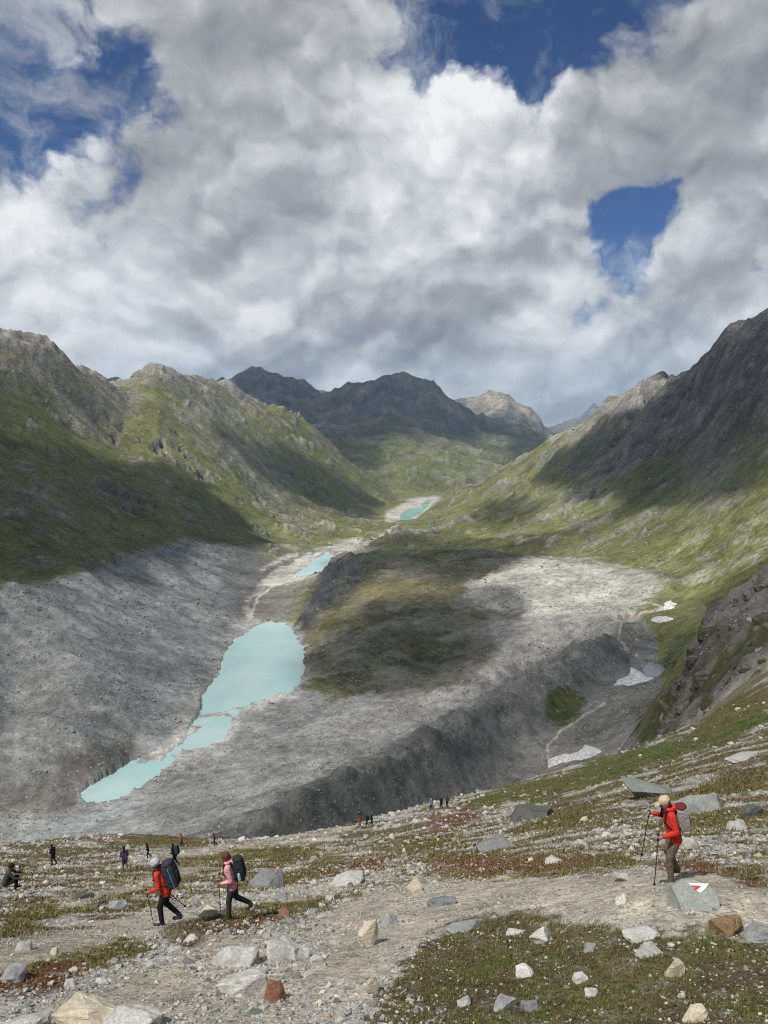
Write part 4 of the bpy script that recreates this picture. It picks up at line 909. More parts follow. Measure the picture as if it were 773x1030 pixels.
hero('rock', 83, 904, 24, 8, 'dark', 'flat dark stone lying in the grass strip at the left', seed=85)
hero('rock', 9, 988, 30, 14, 'grey', 'grey slab at the left edge beside the rusty turf', seed=86)
hero('rock', 350, 890, 34, 15, 'pale', 'broken pale outcrop in the middle of the gravel slope', seed=87, npts=20)
hero('rock', 470, 936, 38, 9, 'grey', 'flat grey rock at the rim where turf meets the path', seed=88)
hero('rock', 519, 940, 22, 7, 'pale', 'thin flat pale stone at the rim of the turf', seed=89)
hero('rock', 468, 1012, 15, 7, 'pale', 'pale pebble left of the grey hump-shaped stone', seed=90)
hero('rock', 651, 945, 38, 7, 'pale', 'long flat white stone at the foot of the eroded bank', seed=92)
hero('rock', 595, 957, 14, 9, 'grey', 'small grey-green stone on the upper turf', seed=93)
hero('rock', 585, 988, 16, 8, 'pale', 'pale flat stone left of the small oval one', seed=94)
hero('rock', 766, 948, 28, 20, 'grey', 'grey rock cut by the right edge beside the ochre one', seed=95)
hero('rock', 22, 956, 16, 11, 'pale', 'pale stone leaning beside the left path', seed=96, roll=-.5)
hero('rock', 54, 960, 12, 7, 'cream', 'cream stone in the grass strip below the left path', seed=97)
hero('rock', 70, 993, 14, 8, 'pale', 'pale stone under the rusty turf at the lower left', seed=98)
hero('rock', 101, 990, 12, 7, 'pale', 'pale stone on the dirt right of the rusty turf', seed=99)
hero('rock', 155, 973, 16, 8, 'pale', 'white stone in the rubble band across the left dirt path', seed=100)
hero('rock', 745, 835, 20, 11, 'pale', 'pale block in the rubble right of the backpack of the man in red', seed=103)
hero('rock', 700, 852, 16, 12, 'pale', 'white angular block behind the legs of the man in red', seed=104)
hero('rock', 752, 765, 34, 11, 'pale', 'pale flat rock high on the right slope', seed=105)
hero('rock', 560, 868, 20, 9, 'pale', 'pale stone in the turf above the wide path', seed=106)

# painted boulder: flat tilted face towards the valley side, with the trail mark
pb = ground_at(690, 916, 5, 30); dpb = depth_of(pb)
nrm = Vector((0.05, -0.62, 0.78)).normalized()
p0_ = pb + Vector((0, 0.06, 0.10))
def on_plane(px, py, lift=0.0):
    a, y, z = pdir(px, py); d = Vector((float(a), float(y), float(z))); t = p0_.dot(nrm) / d.dot(nrm); return d * t + nrm * lift
outl = [(675, 891), (683, 887), (695, 884), (708, 888), (719, 895), (724, 905), (724, 915), (705, 920), (687, 920), (684, 908)]
bm = bmesh.new()
tops = [bm.verts.new(on_plane(*q) - p0_) for q in outl]
rim = [bm.verts.new(v.co * 1.05 - nrm * 0.05) for v in tops]
bots = [bm.verts.new(v.co * 1.18 - Vector((0, 0, 0.75)) - nrm * 0.1) for v in tops]
bm.faces.new(tops); n = len(tops)
for A, B in ((tops, rim), (rim, bots)):
    for i in range(n): bm.faces.new((A[(i + 1) % n], A[i], B[i], B[(i + 1) % n]))
bm.faces.new(bots[::-1])
bmesh.ops.recalc_face_normals(bm, faces=bm.faces)
me = bpy.data.meshes.new('painted_boulder'); bm.to_mesh(me); bm.free()
boul = link('painted_boulder', me, ROCKM['green']); boul.location = p0_
tag(boul, 'flat grey boulder with a painted white and red trail arrow', 'boulder')
def flat_mat(name, col, rough=0.7):
    m, N = new_mat(name); pos = N.n('ShaderNodeTexCoord').outputs['Object']
    finish(N, N.mix(N.mr(N.noise(pos, 30, 5, 0.7), 0.3, 0.8), col, tuple(k * 0.75 for k in col)), rough, None); return m
M_WHITE = flat_mat('white_trail_paint', (0.80, 0.79, 0.76)); M_RED = flat_mat('red_trail_paint', (0.55, 0.06, 0.05))
def mark(name, pts, mat, lift):
    bm = bmesh.new(); f = bm.faces.new([bm.verts.new(on_plane(640 + x * .172, 780 + y * .172, lift) - p0_) for x, y in pts]); bm.normal_update()
    if f.normal.dot(nrm) < 0: f.normal_flip()
    ext = bmesh.ops.extrude_face_region(bm, geom=[f]); bmesh.ops.translate(bm, vec=-nrm * 0.004, verts=[v for v in ext['geom'] if isinstance(v, bmesh.types.BMVert)])
    me = bpy.data.meshes.new(name); bm.to_mesh(me); bm.free(); link(name, me, mat, boul)
mark('white_arrow', [(302, 628), (425, 632), (408, 658), (378, 687), (352, 672), (384, 646), (318, 643)], M_WHITE, 0.006)
mark('red_arrow', [(322, 645), (384, 646), (352, 673), (334, 664), (352, 655), (335, 653)], M_RED, 0.006)
HERO.append((697, 905, 60, 40))

# ------------------------------------------------------------------ loose stones: the larger ones singly, the rest as rubble
rng = np.random.default_rng(12)
RUB = [([(600, 815), (773, 800), (773, 870), (690, 862), (640, 862), (580, 850)], 1.0), ([(380, 822), (440, 802), (560, 800), (560, 830), (480, 850), (380, 850)], 0.9), ([(-5, 852), (120, 845), (160, 860), (60, 890), (-5, 910)], 0.9),
       ([(170, 945), (215, 930), (330, 915), (330, 960), (300, 1000), (200, 1000)], 0.75), ([(-5, 1000), (60, 985), (140, 955), (200, 945), (170, 965), (90, 995), (-5, 1030)], 0.9), ([(160, 1015), (300, 1000), (380, 990), (470, 1030), (160, 1030)], 0.8),
       ([(200, 850), (350, 835), (400, 850), (330, 880), (230, 880)], 0.4), ([(300, 880), (420, 855), (430, 875), (340, 910)], 0.6), ([(640, 950), (773, 950), (773, 1030), (680, 1030)], 0.45), ([(560, 780), (773, 700), (773, 800), (620, 815)], 0.35), ([(180, 900), (260, 880), (330, 870), (300, 900), (210, 925)], .5)]
def rub_density(px, py):
    d = np.full(px.shape, 0.035)
    for poly, k_ in RUB:
        ins = inpoly(px, py, poly); dd = sdist(px, py, poly, True); d = np.maximum(d, k_ * np.where(ins, 1, 1 - sstep(0, 9, dd)))
    return d
def scatter(n):
    px = rng.uniform(-25, 798, n); 
    fr = rng.uniform(0, 1, n)
    az = np.arctan((px - 386.5) / (FPX * 0.97)) ; r = np.exp(rng.uniform(math.log(6.5), math.log(150), n))
    x, y = r * np.sin(az), r * np.cos(az); z = height(x, y); qx_, qy_ = project(x, y, z)
    clump = sstep(-.5, .5, fbm(x / np.maximum(r, 1) * 40, np.log(r) * 30, 1.0, 3, .5, 611))
    d = rub_density(qx_, qy_) * (0.35 + 0.9 * clump)
    pthv = field(pth, x, y); grv = field(GR, x, y)
    inrub = rub_density(qx_, qy_) > 0.3
    d = d * (1 - np.where(inrub, 0.35, 0.9) * pthv) * (1 - 0.88 * grv)
    keep = rng.uniform(0, 1, n) < d
    keep &= (qx_ > -30) & (qx_ < 805) & (qy_ < 1060)
    return x[keep], y[keep], z[keep], r[keep], qx_[keep], qy_[keep], grv[keep]
variants = []
for s_ in range(14):
    bm = hull_rock(500 + s_, 9 if s_ % 2 else 11, 0.55); bm.verts.ensure_lookup_table(); bmesh.ops.triangulate(bm, faces=bm.faces[:]); bm.verts.index_update()
    variants.append((np.array([v.co for v in bm.verts]), np.array([[v.index for v in f.verts] for f in bm.faces]))); bm.free()
# stone tones are kept in a colour attribute for the joined rubble
m, N = new_mat('rubble_stone'); pos = N.n('ShaderNodeNewGeometry').outputs['Position']
ta = N.n('ShaderNodeAttribute', attribute_name='tone').outputs['Color']
n2_ = N.noise(pos, 30.0, 4, 0.7); n1_ = N.noise(pos, 7.0, 4, .6)
finish(N, N.mix(1.0, N.mix(1.0, ta, N.gray(N.mr(n2_, .25, .75, .6, 1.35, False)), 'MULTIPLY'), N.gray(N.mr(n1_, .3, .7, .8, 1.15)), 'MULTIPLY'), 0.9, N.math('ADD', n1_, n2_), 0.03, 0.6, 0.15)
M_RUB = m
TONES = np.array([(0.42, 0.41, 0.38), (0.36, 0.35, 0.33), (0.30, 0.30, 0.29), (0.22, 0.225, 0.22), (0.27, 0.28, 0.265), (0.46, 0.42, 0.34), (0.15, 0.155, 0.155), (0.33, 0.21, 0.13)])
TW = np.array([0.2, 0.22, 0.18, 0.12, 0.12, 0.09, 0.06, 0.01]); TW = TW / TW.sum()
def rubble(name, x, y, z, size, label):
    cos, tris, tones = [], [], []; base = 0
    vi = rng.integers(0, len(variants), len(x)); an = rng.uniform(0, 6.28, len(x)); tc_ = rng.choice(len(TONES), len(x), p=TW)
    for k in range(len(x)):
        v, f = variants[vi[k]]; c, s = math.cos(an[k]), math.sin(an[k])
        sx, sy, sz = size[k] * rng.uniform(.8, 1.3), size[k] * rng.uniform(.6, 1.0), size[k] * rng.uniform(.3, .65)
        a, b, w = v[:, 0] * sx, v[:, 1] * sy, v[:, 2] * sz
        tl = rng.uniform(-.5, .5); a, w = a * math.cos(tl) - w * math.sin(tl), a * math.sin(tl) + w * math.cos(tl)
        cos.append(np.stack([x[k] + a * c - b * s, y[k] + a * s + b * c, z[k] + w + sz * 0.18], 1)); tris.append(f + base); base += len(v)
        tones.append(np.repeat(TONES[tc_[k]][None] * rng.uniform(.75, 1.2), len(v), 0))
    me = new_mesh(name, np.concatenate(cos), None, np.concatenate(tris), smooth=False)
    t4 = np.ones((base, 4), np.float32); t4[:, :3] = np.concatenate(tones); at = me.attributes.new('tone', 'FLOAT_COLOR', 'POINT'); at.data.foreach_set('color', t4.ravel())
    tag(link(name, me, M_RUB), label, 'rubble', kind='stuff')
# singles
x, y, z, r, qx_, qy_, gv = scatter(5000)
pxs = np.clip(rng.lognormal(math.log(7.5), 0.35, len(x)), 5.0, 15) * (1.1 - 0.45 * sstep(14, 40, r)); order = np.argsort(-pxs)
ANCH = [(240, 960, 'upper pale slab of the pair'), (246, 995, 'broad pale slab beside the rust red rock'), (373, 940, 'upright cream block'), (547, 945, 'white peaked rock on the turf'), (697, 900, 'painted boulder'), (735, 935, 'ochre orange rock'),
        (445, 908, 'flat blue grey stone on the path'), (539, 818, 'big dark boulder'), (500, 850, 'smooth grey boulder above the path'), (655, 795, 'long slanting green-grey slab'), (759, 818, 'dark boulder at the right edge'), (82, 1022, 'big cream boulder at the bottom edge'),
        (268, 885, 'grey boulder behind the person in pink'), (350, 885, 'broken pale outcrop'), (681, 978, 'cream block on the turf'), (506, 1010, 'grey hump-shaped stone'), (9, 984, 'grey slab at the left edge'), (83, 902, 'flat dark stone at the left'), (165, 895, 'red jacketed hiker'), (54, 864, 'black hiker in the left talus'),
        (362, 828, 'hiker in rust orange'), (444, 808, 'far trio of hikers'), (752, 760, 'pale flat rock high on the right'), (578, 760, 'snow patch under the moraine'), (672, 850, 'man in red'), (12, 890, 'crouching figure'), (183, 846, 'hiker in rose pink')]
ORD = ['nearest', 'second', 'third', 'fourth', 'fifth', 'sixth', 'seventh', 'eighth', 'ninth', 'tenth', 'eleventh', 'twelfth']
COLW = dict(pale='pale', grey='grey', green='greenish grey', cream='cream', blue='bluish')
singles = []
kinds = ['pale', 'pale', 'pale', 'grey', 'grey', 'green', 'cream', 'blue']
vmesh = {}
def vm(k_, s_):
    if (k_, s_) not in vmesh:
        bm = hull_rock(700 + s_, 13, 0.6); bmesh.ops.bevel(bm, geom=list(bm.edges), offset=0.05, segments=1, affect='EDGES', clamp_overlap=True)
        bmesh.ops.triangulate(bm, faces=bm.faces[:]); me = bpy.data.meshes.new('stone'); bm.to_mesh(me); bm.free(); me.materials.append(ROCKM[k_]); vmesh[(k_, s_)] = me
    return vmesh[(k_, s_)]
cnt = 0; taken = np.zeros(len(x), bool)
for k in order:
    if cnt >= 210: break
    if not (2 < qx_[k] < 771 and 690 < qy_[k] < 1027): continue
    if any(abs(qx_[k] - h_[0]) < h_[2] * .6 + 4 and -h_[3] - 3 < qy_[k] - h_[1] < 8 for h_ in HERO): continue
    S = pxs[k] * depth_of(Vector((x[k], y[k], z[k]))) / FPX
    g = rnd; kd = g.choice(kinds); me = vm(kd, g.randrange(9)); o = bpy.data.objects.new('stone', me); COL.objects.link(o)
    o.location = (x[k], y[k], z[k] + S * .06); o.scale = (S * 1.1, S * g.uniform(.6, .95), S * g.uniform(.35, .65)); o.rotation_euler = (g.uniform(-.4, .4), g.uniform(-.4, .4), g.uniform(0, 6.28))
    an_ = min(ANCH, key=lambda q: math.hypot(q[0] - qx_[k], 1.6 * (q[1] - qy_[k]))); dx, dy = qx_[k] - an_[0], 1.6 * (qy_[k] - an_[1])
    dr = ('right of' if dx > 0 else 'left of') if abs(dx) > abs(dy) else ('below' if dy > 0 else 'above')
    singles.append((kd, dr, an_[2], math.hypot(dx, dy), o))
    HERO.append((qx_[k], qy_[k], pxs[k], pxs[k] * .7)); cnt += 1; taken[k] = True
tally = {}
for kd, dr, an_, d_, o in sorted(singles, key=lambda q: q[3]):
    c_ = tally.get((kd, dr, an_), 0); tally[(kd, dr, an_)] = c_ + 1
    tag(o, '%s %s stone %s the %s' % (ORD[min(c_, 11)], COLW[kd], dr, an_), 'stone', 'single stones strewn over the slope')
x, y, z, r, qx_, qy_, gv = scatter(80000)
sz_ = np.clip(rng.lognormal(math.log(3.0), 0.45, len(x)), 1.5, 7.0) * (1.15 - 0.35 * sstep(14, 45, r)) * (y * CP - z * SP) / FPX
rubble('rubble', x, y, z, sz_, 'pale grey loose rubble strewn over the whole slope')
# pebbles, also on the paths
n = 52000; az_ = rng.uniform(R(-30), R(30), n); r_ = np.exp(rng.uniform(math.log(7), math.log(40), n)); x = r_ * np.sin(az_); y = r_ * np.cos(az_)
kp = rng.uniform(0, 1, n) < np.clip(0.55 - 0.45 * field(GR, x, y) - 0.2 * field(pth, x, y), 0.05, 1) * (0.4 + 0.8 * sstep(-.4, .4, fbm(x, y, 1.4, 3, .5, 621))); x, y = x[kp], y[kp]; z = height(x, y)
rubble('gravel', x, y, z, np.clip(rng.lognormal(math.log(2.1), 0.35, len(x)), 1.2, 4.0) * (y * CP - z * SP) / FPX, 'fine pale gravel on the trodden paths and between the rocks')

# ------------------------------------------------------------------ turf: grass blades
m, N = new_mat('alpine_grass'); ta = N.n('ShaderNodeAttribute', attribute_name='tone').outputs['Color']
b_ = finish(N, ta, 0.75, None, spec=0.15); M_GRASS = m
n = 150000; az_ = rng.uniform(R(-30), R(30), n); r_ = np.exp(rng.uniform(math.log(6.8), math.log(130), n)); x = r_ * np.sin(az_); y = r_ * np.cos(az_)
gv = field(GR, x, y); kp = (rng.uniform(0, 1, n) < gv * gv * (0.25 + 0.75 * sstep(-.35, .35, fbm(x / r_ * 60, np.log(r_) * 50, 1.0, 3, .55, 631)))); x, y, r_, gv = x[kp], y[kp], r_[kp], gv[kp]; z = height(x, y)
cv = field(CB, x, y)
cos, tris, tones = [], [], []
NB = 4
for b in range(NB):
    h_ = 0.0055 * np.clip(r_, 8, 60) ** 0.9 * rng.uniform(.5, 1.25, len(x)); w_ = h_ * rng.uniform(.14, .26, len(x)); a_ = rng.uniform(0, 6.28, len(x)); ln = rng.uniform(.2, .9, len(x)) * h_; jt = h_ * 0.5
    bx, by = x + rng.normal(0, 1, len(x)) * jt, y + rng.normal(0, 1, len(x)) * jt; bz = height(bx, by) - 0.1 * h_
    ca, sa = np.cos(a_), np.sin(a_)
    p1 = np.stack([bx - sa * w_, by + ca * w_, bz], 1); p2 = np.stack([bx + sa * w_, by - ca * w_, bz], 1); p3 = np.stack([bx + ca * ln, by + sa * ln, bz + h_], 1)
    cos.append(np.stack([p1, p2, p3], 1).reshape(-1, 3)); col = cv * rng.uniform(.7, 1.6, (len(x), 1)) * np.array([1.12, 1.04, .85]); dry = rng.uniform(0, 1, len(x)) < .18; col = np.where(dry[:, None], np.array([.19, .16, .08]) * rng.uniform(.6, 1.2, (len(x), 1)), col)
    tones.append(np.repeat(col, 3, 0))
cos = np.concatenate(cos); me = new_mesh('grass', cos, None, np.arange(len(cos)).reshape(-1, 3), smooth=False)
t4 = np.ones((len(cos), 4), np.float32); t4[:, :3] = np.concatenate(tones); at = me.attributes.new('tone', 'FLOAT_COLOR', 'POINT'); at.data.foreach_set('color', t4.ravel())
tag(link('grass', me, M_GRASS), 'short olive and brown alpine grass growing between the stones', 'grass', kind='stuff')

# ------------------------------------------------------------------ boulders strewn over the moraines and slopes of the valley
n = 190000; az_ = rng.uniform(R(-29), R(29), n); r_ = np.exp(rng.uniform(math.log(170), math.log(3300), n)); x = r_ * np.sin(az_); y = r_ * np.cos(az_)
bare = 1 - field(GR, x, y); wet = np.maximum(field(lakez, x, y), field(flat, x, y)); vs_ = field(vis_any, x, y)
ps = np.where(r_ < 1250, 0.55 * bare + 0.10, 0.35 * bare + 0.08) * (1 - wet) * vs_ * (0.12 + 1.0 * sstep(-.1, .7, fbm(x, y, 75, 5, .6, 641)))
kp = rng.uniform(0, 1, n) < ps; x, y, r_ = x[kp], y[kp], r_[kp]; z = height(x, y)
szb = np.clip(rng.lognormal(math.log(1.2), 0.42, len(x)), 0.7, 4.2) * (y * CP - z * SP) / FPX
cvb = field(CB, x, y)
cos, tris, tones = [], [], []; base = 0
vi = rng.integers(0, len(variants), len(x)); an = rng.uniform(0, 6.28, len(x)); tn = rng.uniform(.65, 1.5, len(x))
for k in range(len(x)):
    v, f = variants[vi[k]]; c, s = math.cos(an[k]), math.sin(an[k]); S = szb[k]
    a, b, w = v[:, 0] * S * 1.1, v[:, 1] * S * .85, v[:, 2] * S * .7
    cos.append(np.stack([x[k] + a * c - b * s, y[k] + a * s + b * c, z[k] + w + S * .12], 1)); tris.append(f + base); base += len(v)
    tones.append(np.repeat(((0.35 * cvb[k] + 0.65 * np.array([.28, .275, .26])) * tn[k])[None], len(v), 0))
me = new_mesh('moraine_boulders', np.concatenate(cos), None, np.concatenate(tris), smooth=False)
t4 = np.ones((base, 4), np.float32); t4[:, :3] = np.concatenate(tones); at = me.attributes.new('tone', 'FLOAT_COLOR', 'POINT'); at.data.foreach_set('color', t4.ravel())
tag(link('moraine_boulders', me, M_RUB), 'countless grey boulders strewn over the moraines and slopes', 'boulders', kind='stuff')
print('valley boulders', len(x), 'tris', sum(len(t) for t in tris))

# craggy outcrop on the right: one rock mass of many broken blocks
g = random.Random(91); blocks = []
sil = [(770, 580), (755, 590), (742, 599), (728, 608), (717, 617), (707, 630), (701, 645), (695, 660), (690, 675), (683, 692), (677, 708), (670, 728)]
spots = [(px, py + 5, 1.0) for px, py in sil] + [(g.uniform(0, 1), g.uniform(0, 1), None) for _ in range(48)]
for a, b, c in spots:
    if c is None:
        t = a * (len(sil) - 1); i = int(t); q = [sil[i][k_] * (1 - t + i) + sil[min(i + 1, len(sil) - 1)][k_] * (t - i) for k_ in (0, 1)]
        px = q[0] + 4 + b * (52 if q[1] < 660 else 26); py = q[1] + 8 + 40 * b * g.uniform(.2, 1.2)
    else: px, py = a, b
    p_ = ground_at(min(px, 790), py, 150, 345)
    if p_ is None: continue
    S = g.uniform(6, 24) * depth_of(p_) / FPX
    rb = hull_rock(g.randrange(9000), 12, .65, fine_=True)
    M = Matrix.Translation(p_ + Vector((0, 0, -S * .36))) @ Matrix.Rotation(g.uniform(-.5, .1), 4, 'Y') @ Matrix.Rotation(g.uniform(-.4, .4), 4, 'X') @ Matrix.Rotation(g.uniform(0, 6.28), 4, 'Z') @ Matrix.Diagonal((S * 1.25, S * .9, S * g.uniform(.6, 1.1), 1))
    tmp = bpy.data.meshes.new('rock_block'); rb.to_mesh(tmp); rb.free(); blocks.append((tmp, M))
m, N = new_mat('crag_rock'); pos = N.n('ShaderNodeNewGeometry').outputs['Position']
nA = N.noise(pos, .12, 7, .65); nB = N.noise(N.vmath('MULTIPLY', pos, (.5, .5, 2.2)), .6, 6, .7)
cc = N.mix(N.mr(nA, .35, .65), (.17, .16, .15), (.26, .25, .23)); cc = N.mix(N.mr(nB, .45, .7), cc, (.095, .09, .085)); cc = N.mix(N.mr(N.noise(pos, .2, 6, .6), 0.46, .56, 0, .9), cc, (.08, .09, .038))
finish(N, cc, .9, N.math('ADD', nA, nB), 2.0, 1.0, .15)
oc_ = bpy.data.objects.new('rock_outcrop', None); COL.objects.link(oc_); oc_.location = ground_at(690, 700, 150, 345); bpy.context.view_layer.update()
for tmp, M in blocks:
    ob = link('rock_block', tmp, m, oc_); ob.matrix_parent_inverse = oc_.matrix_world.inverted(); ob.matrix_world = M
tag(oc_, 'dark craggy rock outcrop with grassy ledges at the right edge', 'outcrop')
# ------------------------------------------------------------------ people
def cloth(name, col, bumps=25.0, var=0.25):
    m, N = new_mat(name); pos = N.n('ShaderNodeTexCoord').outputs['Object']
    n = N.noise(pos, bumps, 4, 0.6)
    finish(N, N.mix(N.mr(n, 0.3, 0.7), col, tuple(k * (1 - var) for k in col)), 0.8, N.math('ADD', N.noise(N.vmath('MULTIPLY', pos, (1.0, 1.0, 1.8)), 11.0, 4, .6, dist=0.8), N.math('MULTIPLY', N.noise(pos, 40.0, 3, .6), 0.3)), 0.045, 1.0, 0.2); return m
CM = {}
def cl(name, col):
    if name not in CM: CM[name] = cloth(name, col)
    return CM[name]
SKIN = cl('skin', (0.42, 0.24, 0.17)); SOLE = cl('boot_leather', (0.06, 0.055, 0.055)); EYE = cl('eye_dark', (0.015, 0.012, 0.01)); HAIR = cl('brown_hair', (0.075, 0.04, 0.022)); BLACKM = cl('black_webbing', (0.018, 0.018, 0.02))

def capsule(bm, a, ra, b, rb, seg=12):
    """closed tapered capsule"""
    a = Vector(a); b = Vector(b); ax = b - a
    if ax.length < 1e-6: ax = Vector((0, 0, 1e-5))
    d = ax.normalized(); u = d.orthogonal().normalized(); v = d.cross(u); rings = []
    prof = [(a, ra, R(t)) for t in (-60, -30, 0)] + [(b, rb, R(t)) for t in (0, 30, 60)]
    for c, r_, t in prof:
        rings.append([bm.verts.new(c + d * (r_ * math.sin(t)) + (u * math.cos(q) + v * math.sin(q)) * (r_ * math.cos(t))) for q in [2 * math.pi * i / seg for i in range(seg)]])
    p0_ = bm.verts.new(a - d * ra); p1_ = bm.verts.new(b + d * rb)
    for A, B in zip(rings[:-1], rings[1:]):
        for i in range(seg): bm.faces.new((A[i], A[(i + 1) % seg], B[(i + 1) % seg], B[i]))
    for i in range(seg):
        bm.faces.new((p0_, rings[0][(i + 1) % seg], rings[0][i])); bm.faces.new((p1_, rings[-1][i], rings[-1][(i + 1) % seg]))
def ellip(bm, c, rx, ry, rz, rot=None):
    M = Matrix.Translation(Vector(c)) @ (rot or Matrix.Identity(4)) @ Matrix.Diagonal((rx, ry, rz, 1))
    bmesh.ops.create_icosphere(bm, subdivisions=3, radius=1.0, matrix=M)
def remeshed(bm, voxel, smooth=3):
    me = bpy.data.meshes.new('tmp'); bm.to_mesh(me); bm.free(); ob = bpy.data.objects.new('tmp', me); COL.objects.link(ob)
    md = ob.modifiers.new('r', 'REMESH'); md.mode = 'VOXEL'; md.voxel_size = voxel; md.use_smooth_shade = True
    if smooth: sm = ob.modifiers.new('s', 'SMOOTH'); sm.factor = 0.5; sm.iterations = smooth
    dg = bpy.context.evaluated_depsgraph_get(); out = bpy.data.meshes.new_from_object(ob.evaluated_get(dg))
    bpy.data.objects.remove(ob); bpy.data.meshes.remove(me)
    for f in out.polygons: f.use_smooth = True
    return out

def person(px, py, heading, label, jacket, trousers, pose, H=1.72, voxel=0.0085, head=None, backpack=None, poles=(), group=None, bp_label=None, boots=None, rmax=165, stretch=1.0):
    """pose: joints in body space (x forward, y left, z up) for a figure 1.72 m tall"""
    base = ground_at(px, py, 6, rmax)
    k = H / 1.72; J = {n_: Vector(v) for n_, v in pose.items() if n_ != 'hood'}
    near = voxel < 0.012
    prim = []          # (a, ra, b, rb, material index)  0 jacket 1 trousers 2 skin 3 boots 4 eye
    def seg(a, ra, b, rb, mi): prim.append((Vector(a), ra, Vector(b), rb, mi))
    pel, che, nek, hd = J['pelvis'], J['chest'], J['neck'], J['head']
    up = (nek - pel).normalized(); side = Vector((0, 1, 0)); fw = side.cross(up)
    # trunk: hips, waist, rib cage, shoulders
    for s in (-1, 1):
        seg(pel + side * s * .075, .115, che + side * s * .085, .115, 0)
        seg(che + side * s * .085, .115, nek + side * s * .10 - up * .07, .085, 0)
        seg(nek - up * .05, .075, J['sh_l' if s > 0 else 'sh_r'], .072, 0)
        seg(pel + side * s * .085 - up * .06, .112, pel + side * s * .08, .12, 0)
    seg(nek - up * .03, .075, nek + (hd - nek) * .35, .066, 0)                    # collar
    seg(nek, .052, hd - Vector((0, 0, .05)), .052, 2)
    for s, sfx in ((1, 'l'), (-1, 'r')):
        seg(J['sh_' + sfx], .070, J['el_' + sfx], .056, 0); seg(J['el_' + sfx], .055, J['ha_' + sfx].lerp(J['el_' + sfx], .22), .043, 0)
        hip = pel + side * s * .085 - up * .05
        seg(hip, .105, J['kn_' + sfx], .070, 1); seg(J['kn_' + sfx], .069, J['an_' + sfx] + Vector((0, 0, .02)), .054, 1)
        an = J['an_' + sfx]; tip = J['toe_' + sfx]
        seg(an + Vector((-.02, 0, -.02)), .052, an + Vector((-.025, 0, -.05)), .043, 3); seg(an + Vector((-.02, 0, -.045)), .045, tip, .040, 3)
        # hand: palm, four curled fingers, thumb
        ha = J['ha_' + sfx]; fd = (ha - J['el_' + sfx]).normalized(); sd = Vector((0, -s, 0)); dn = fd.cross(Vector((0, 1, 0))).normalized()
        if dn.z > 0: dn = -dn
        seg(ha.lerp(J['el_' + sfx], .22), .031, ha, .030, 2)
        if near:
            for q in range(4):
                o_ = dn * (.034 - .021 * q); L = (.034, .040, .038, .030)[q]
                k1 = ha + fd * .035 + o_; k2 = k1 + fd * L * .6 + sd * .018; k3 = k2 + sd * .026 - fd * .012
                seg(ha + o_ * .8, .0125, k1, .0105, 2); seg(k1, .0102, k2, .0096, 2); seg(k2, .0094, k3, .0085, 2)
            t1 = ha - dn * .035 + sd * .012; seg(ha - dn * .012, .014, t1 + fd * .012, .0115, 2); seg(t1 + fd * .012, .011, t1 + fd * .036 + sd * .02, .009, 2)
        else: seg(ha, .03, ha + fd * .05 + sd * .015, .026, 2)
    # head
    hf = Vector((math.cos(J['look'].x), 0, -math.sin(J['look'].x))) if 'look' in J else Vector((1, 0, 0))
    hu = Vector((hf.z * -1, 0, hf.x)); 
    seg(hd + hu * .025 - hf * .012, .088, hd - hu * .01 + hf * .008, .083, 2); seg(hd + hf * .03, .066, hd - hu * .085 + hf * .045, .042, 2)
    seg(hd + hf * .088 - hu * .0, .010, hd + hf * .108 - hu * .032, .014, 2)
    for s in (-1, 1):
        seg(hd + side * s * .083 - hf * .01 + hu * .01, .014, hd + side * s * .085 - hf * .012 - hu * .03, .011, 2)
        if near: seg(hd + side * s * .032 + hf * .079 + hu * .008, .0115, hd + side * s * .034 + hf * .079 + hu * .008, .0115, 4)
    if near: seg(hd + hf * .083 - hu * .062 - side * .018, .009, hd + hf * .083 - hu * .062 + side * .018, .009, 2)
    bm = bmesh.new()
    for a, ra, b, rb, mi in prim: capsule(bm, a, ra, b, rb)
    me = remeshed(bm, voxel, 2); me.name = 'person'
    mats = [jacket, trousers, SKIN, boots or SOLE, EYE]
    for mm in mats: me.materials.append(mm)
    nv = len(me.polygons); cen = np.zeros(nv * 3); me.polygons.foreach_get('center', cen); cen = cen.reshape(-1, 3)
    best = np.full(nv, 1e9); mi_ = np.zeros(nv, np.int32)
    for a, ra, b, rb, mi in prim:
        a_ = np.array(a); d = np.array(b) - a_; L2 = max(d @ d, 1e-9); t = np.clip(((cen - a_) @ d) / L2, 0, 1)
        ds = np.linalg.norm(cen - a_ - t[:, None] * d, axis=1) - (ra + (rb - ra) * t)
        w_ = ds < best - 1e-6; best[w_] = ds[w_]; mi_[w_] = mi
    me.polygons.foreach_set('material_index', mi_)
    # root: stand on the lower foot
    low = min(J['an_l'].z, J['an_r'].z, J['toe_l'].z + .03, J['toe_r'].z + .03) - .085
    if 'seat' in J: low = J['seat'].z
    o = bpy.data.objects.new('person', me); COL.objects.link(o)
    fx = (J['toe_l'] + J['toe_r']) / 2 if 'foot' not in J else J['foot']
    M = Matrix.Translation(base) @ Matrix.Rotation(heading, 4, 'Z') @ Matrix.Diagonal((k, k, k * stretch, 1)) @ Matrix.Translation(Vector((-fx.x, 0, -low)))
    o.matrix_world = M
    tag(o, label, 'person', group)
    # children: head wear and hair
    def child(name, bm, mat, vox=None):
        if vox: mm = remeshed(bm, vox, 2)
        else: mm = bpy.data.meshes.new(name); bm.to_mesh(mm); bm.free()
        mm.name = name; c = link(name, mm, mat, o)
        for f in mm.polygons: f.use_smooth = True
        return c
    HR = Matrix(((hf.x, 0, hu.x, 0), (0, 1, 0, 0), (hf.z, 0, hu.z, 0), (0, 0, 0, 1)))
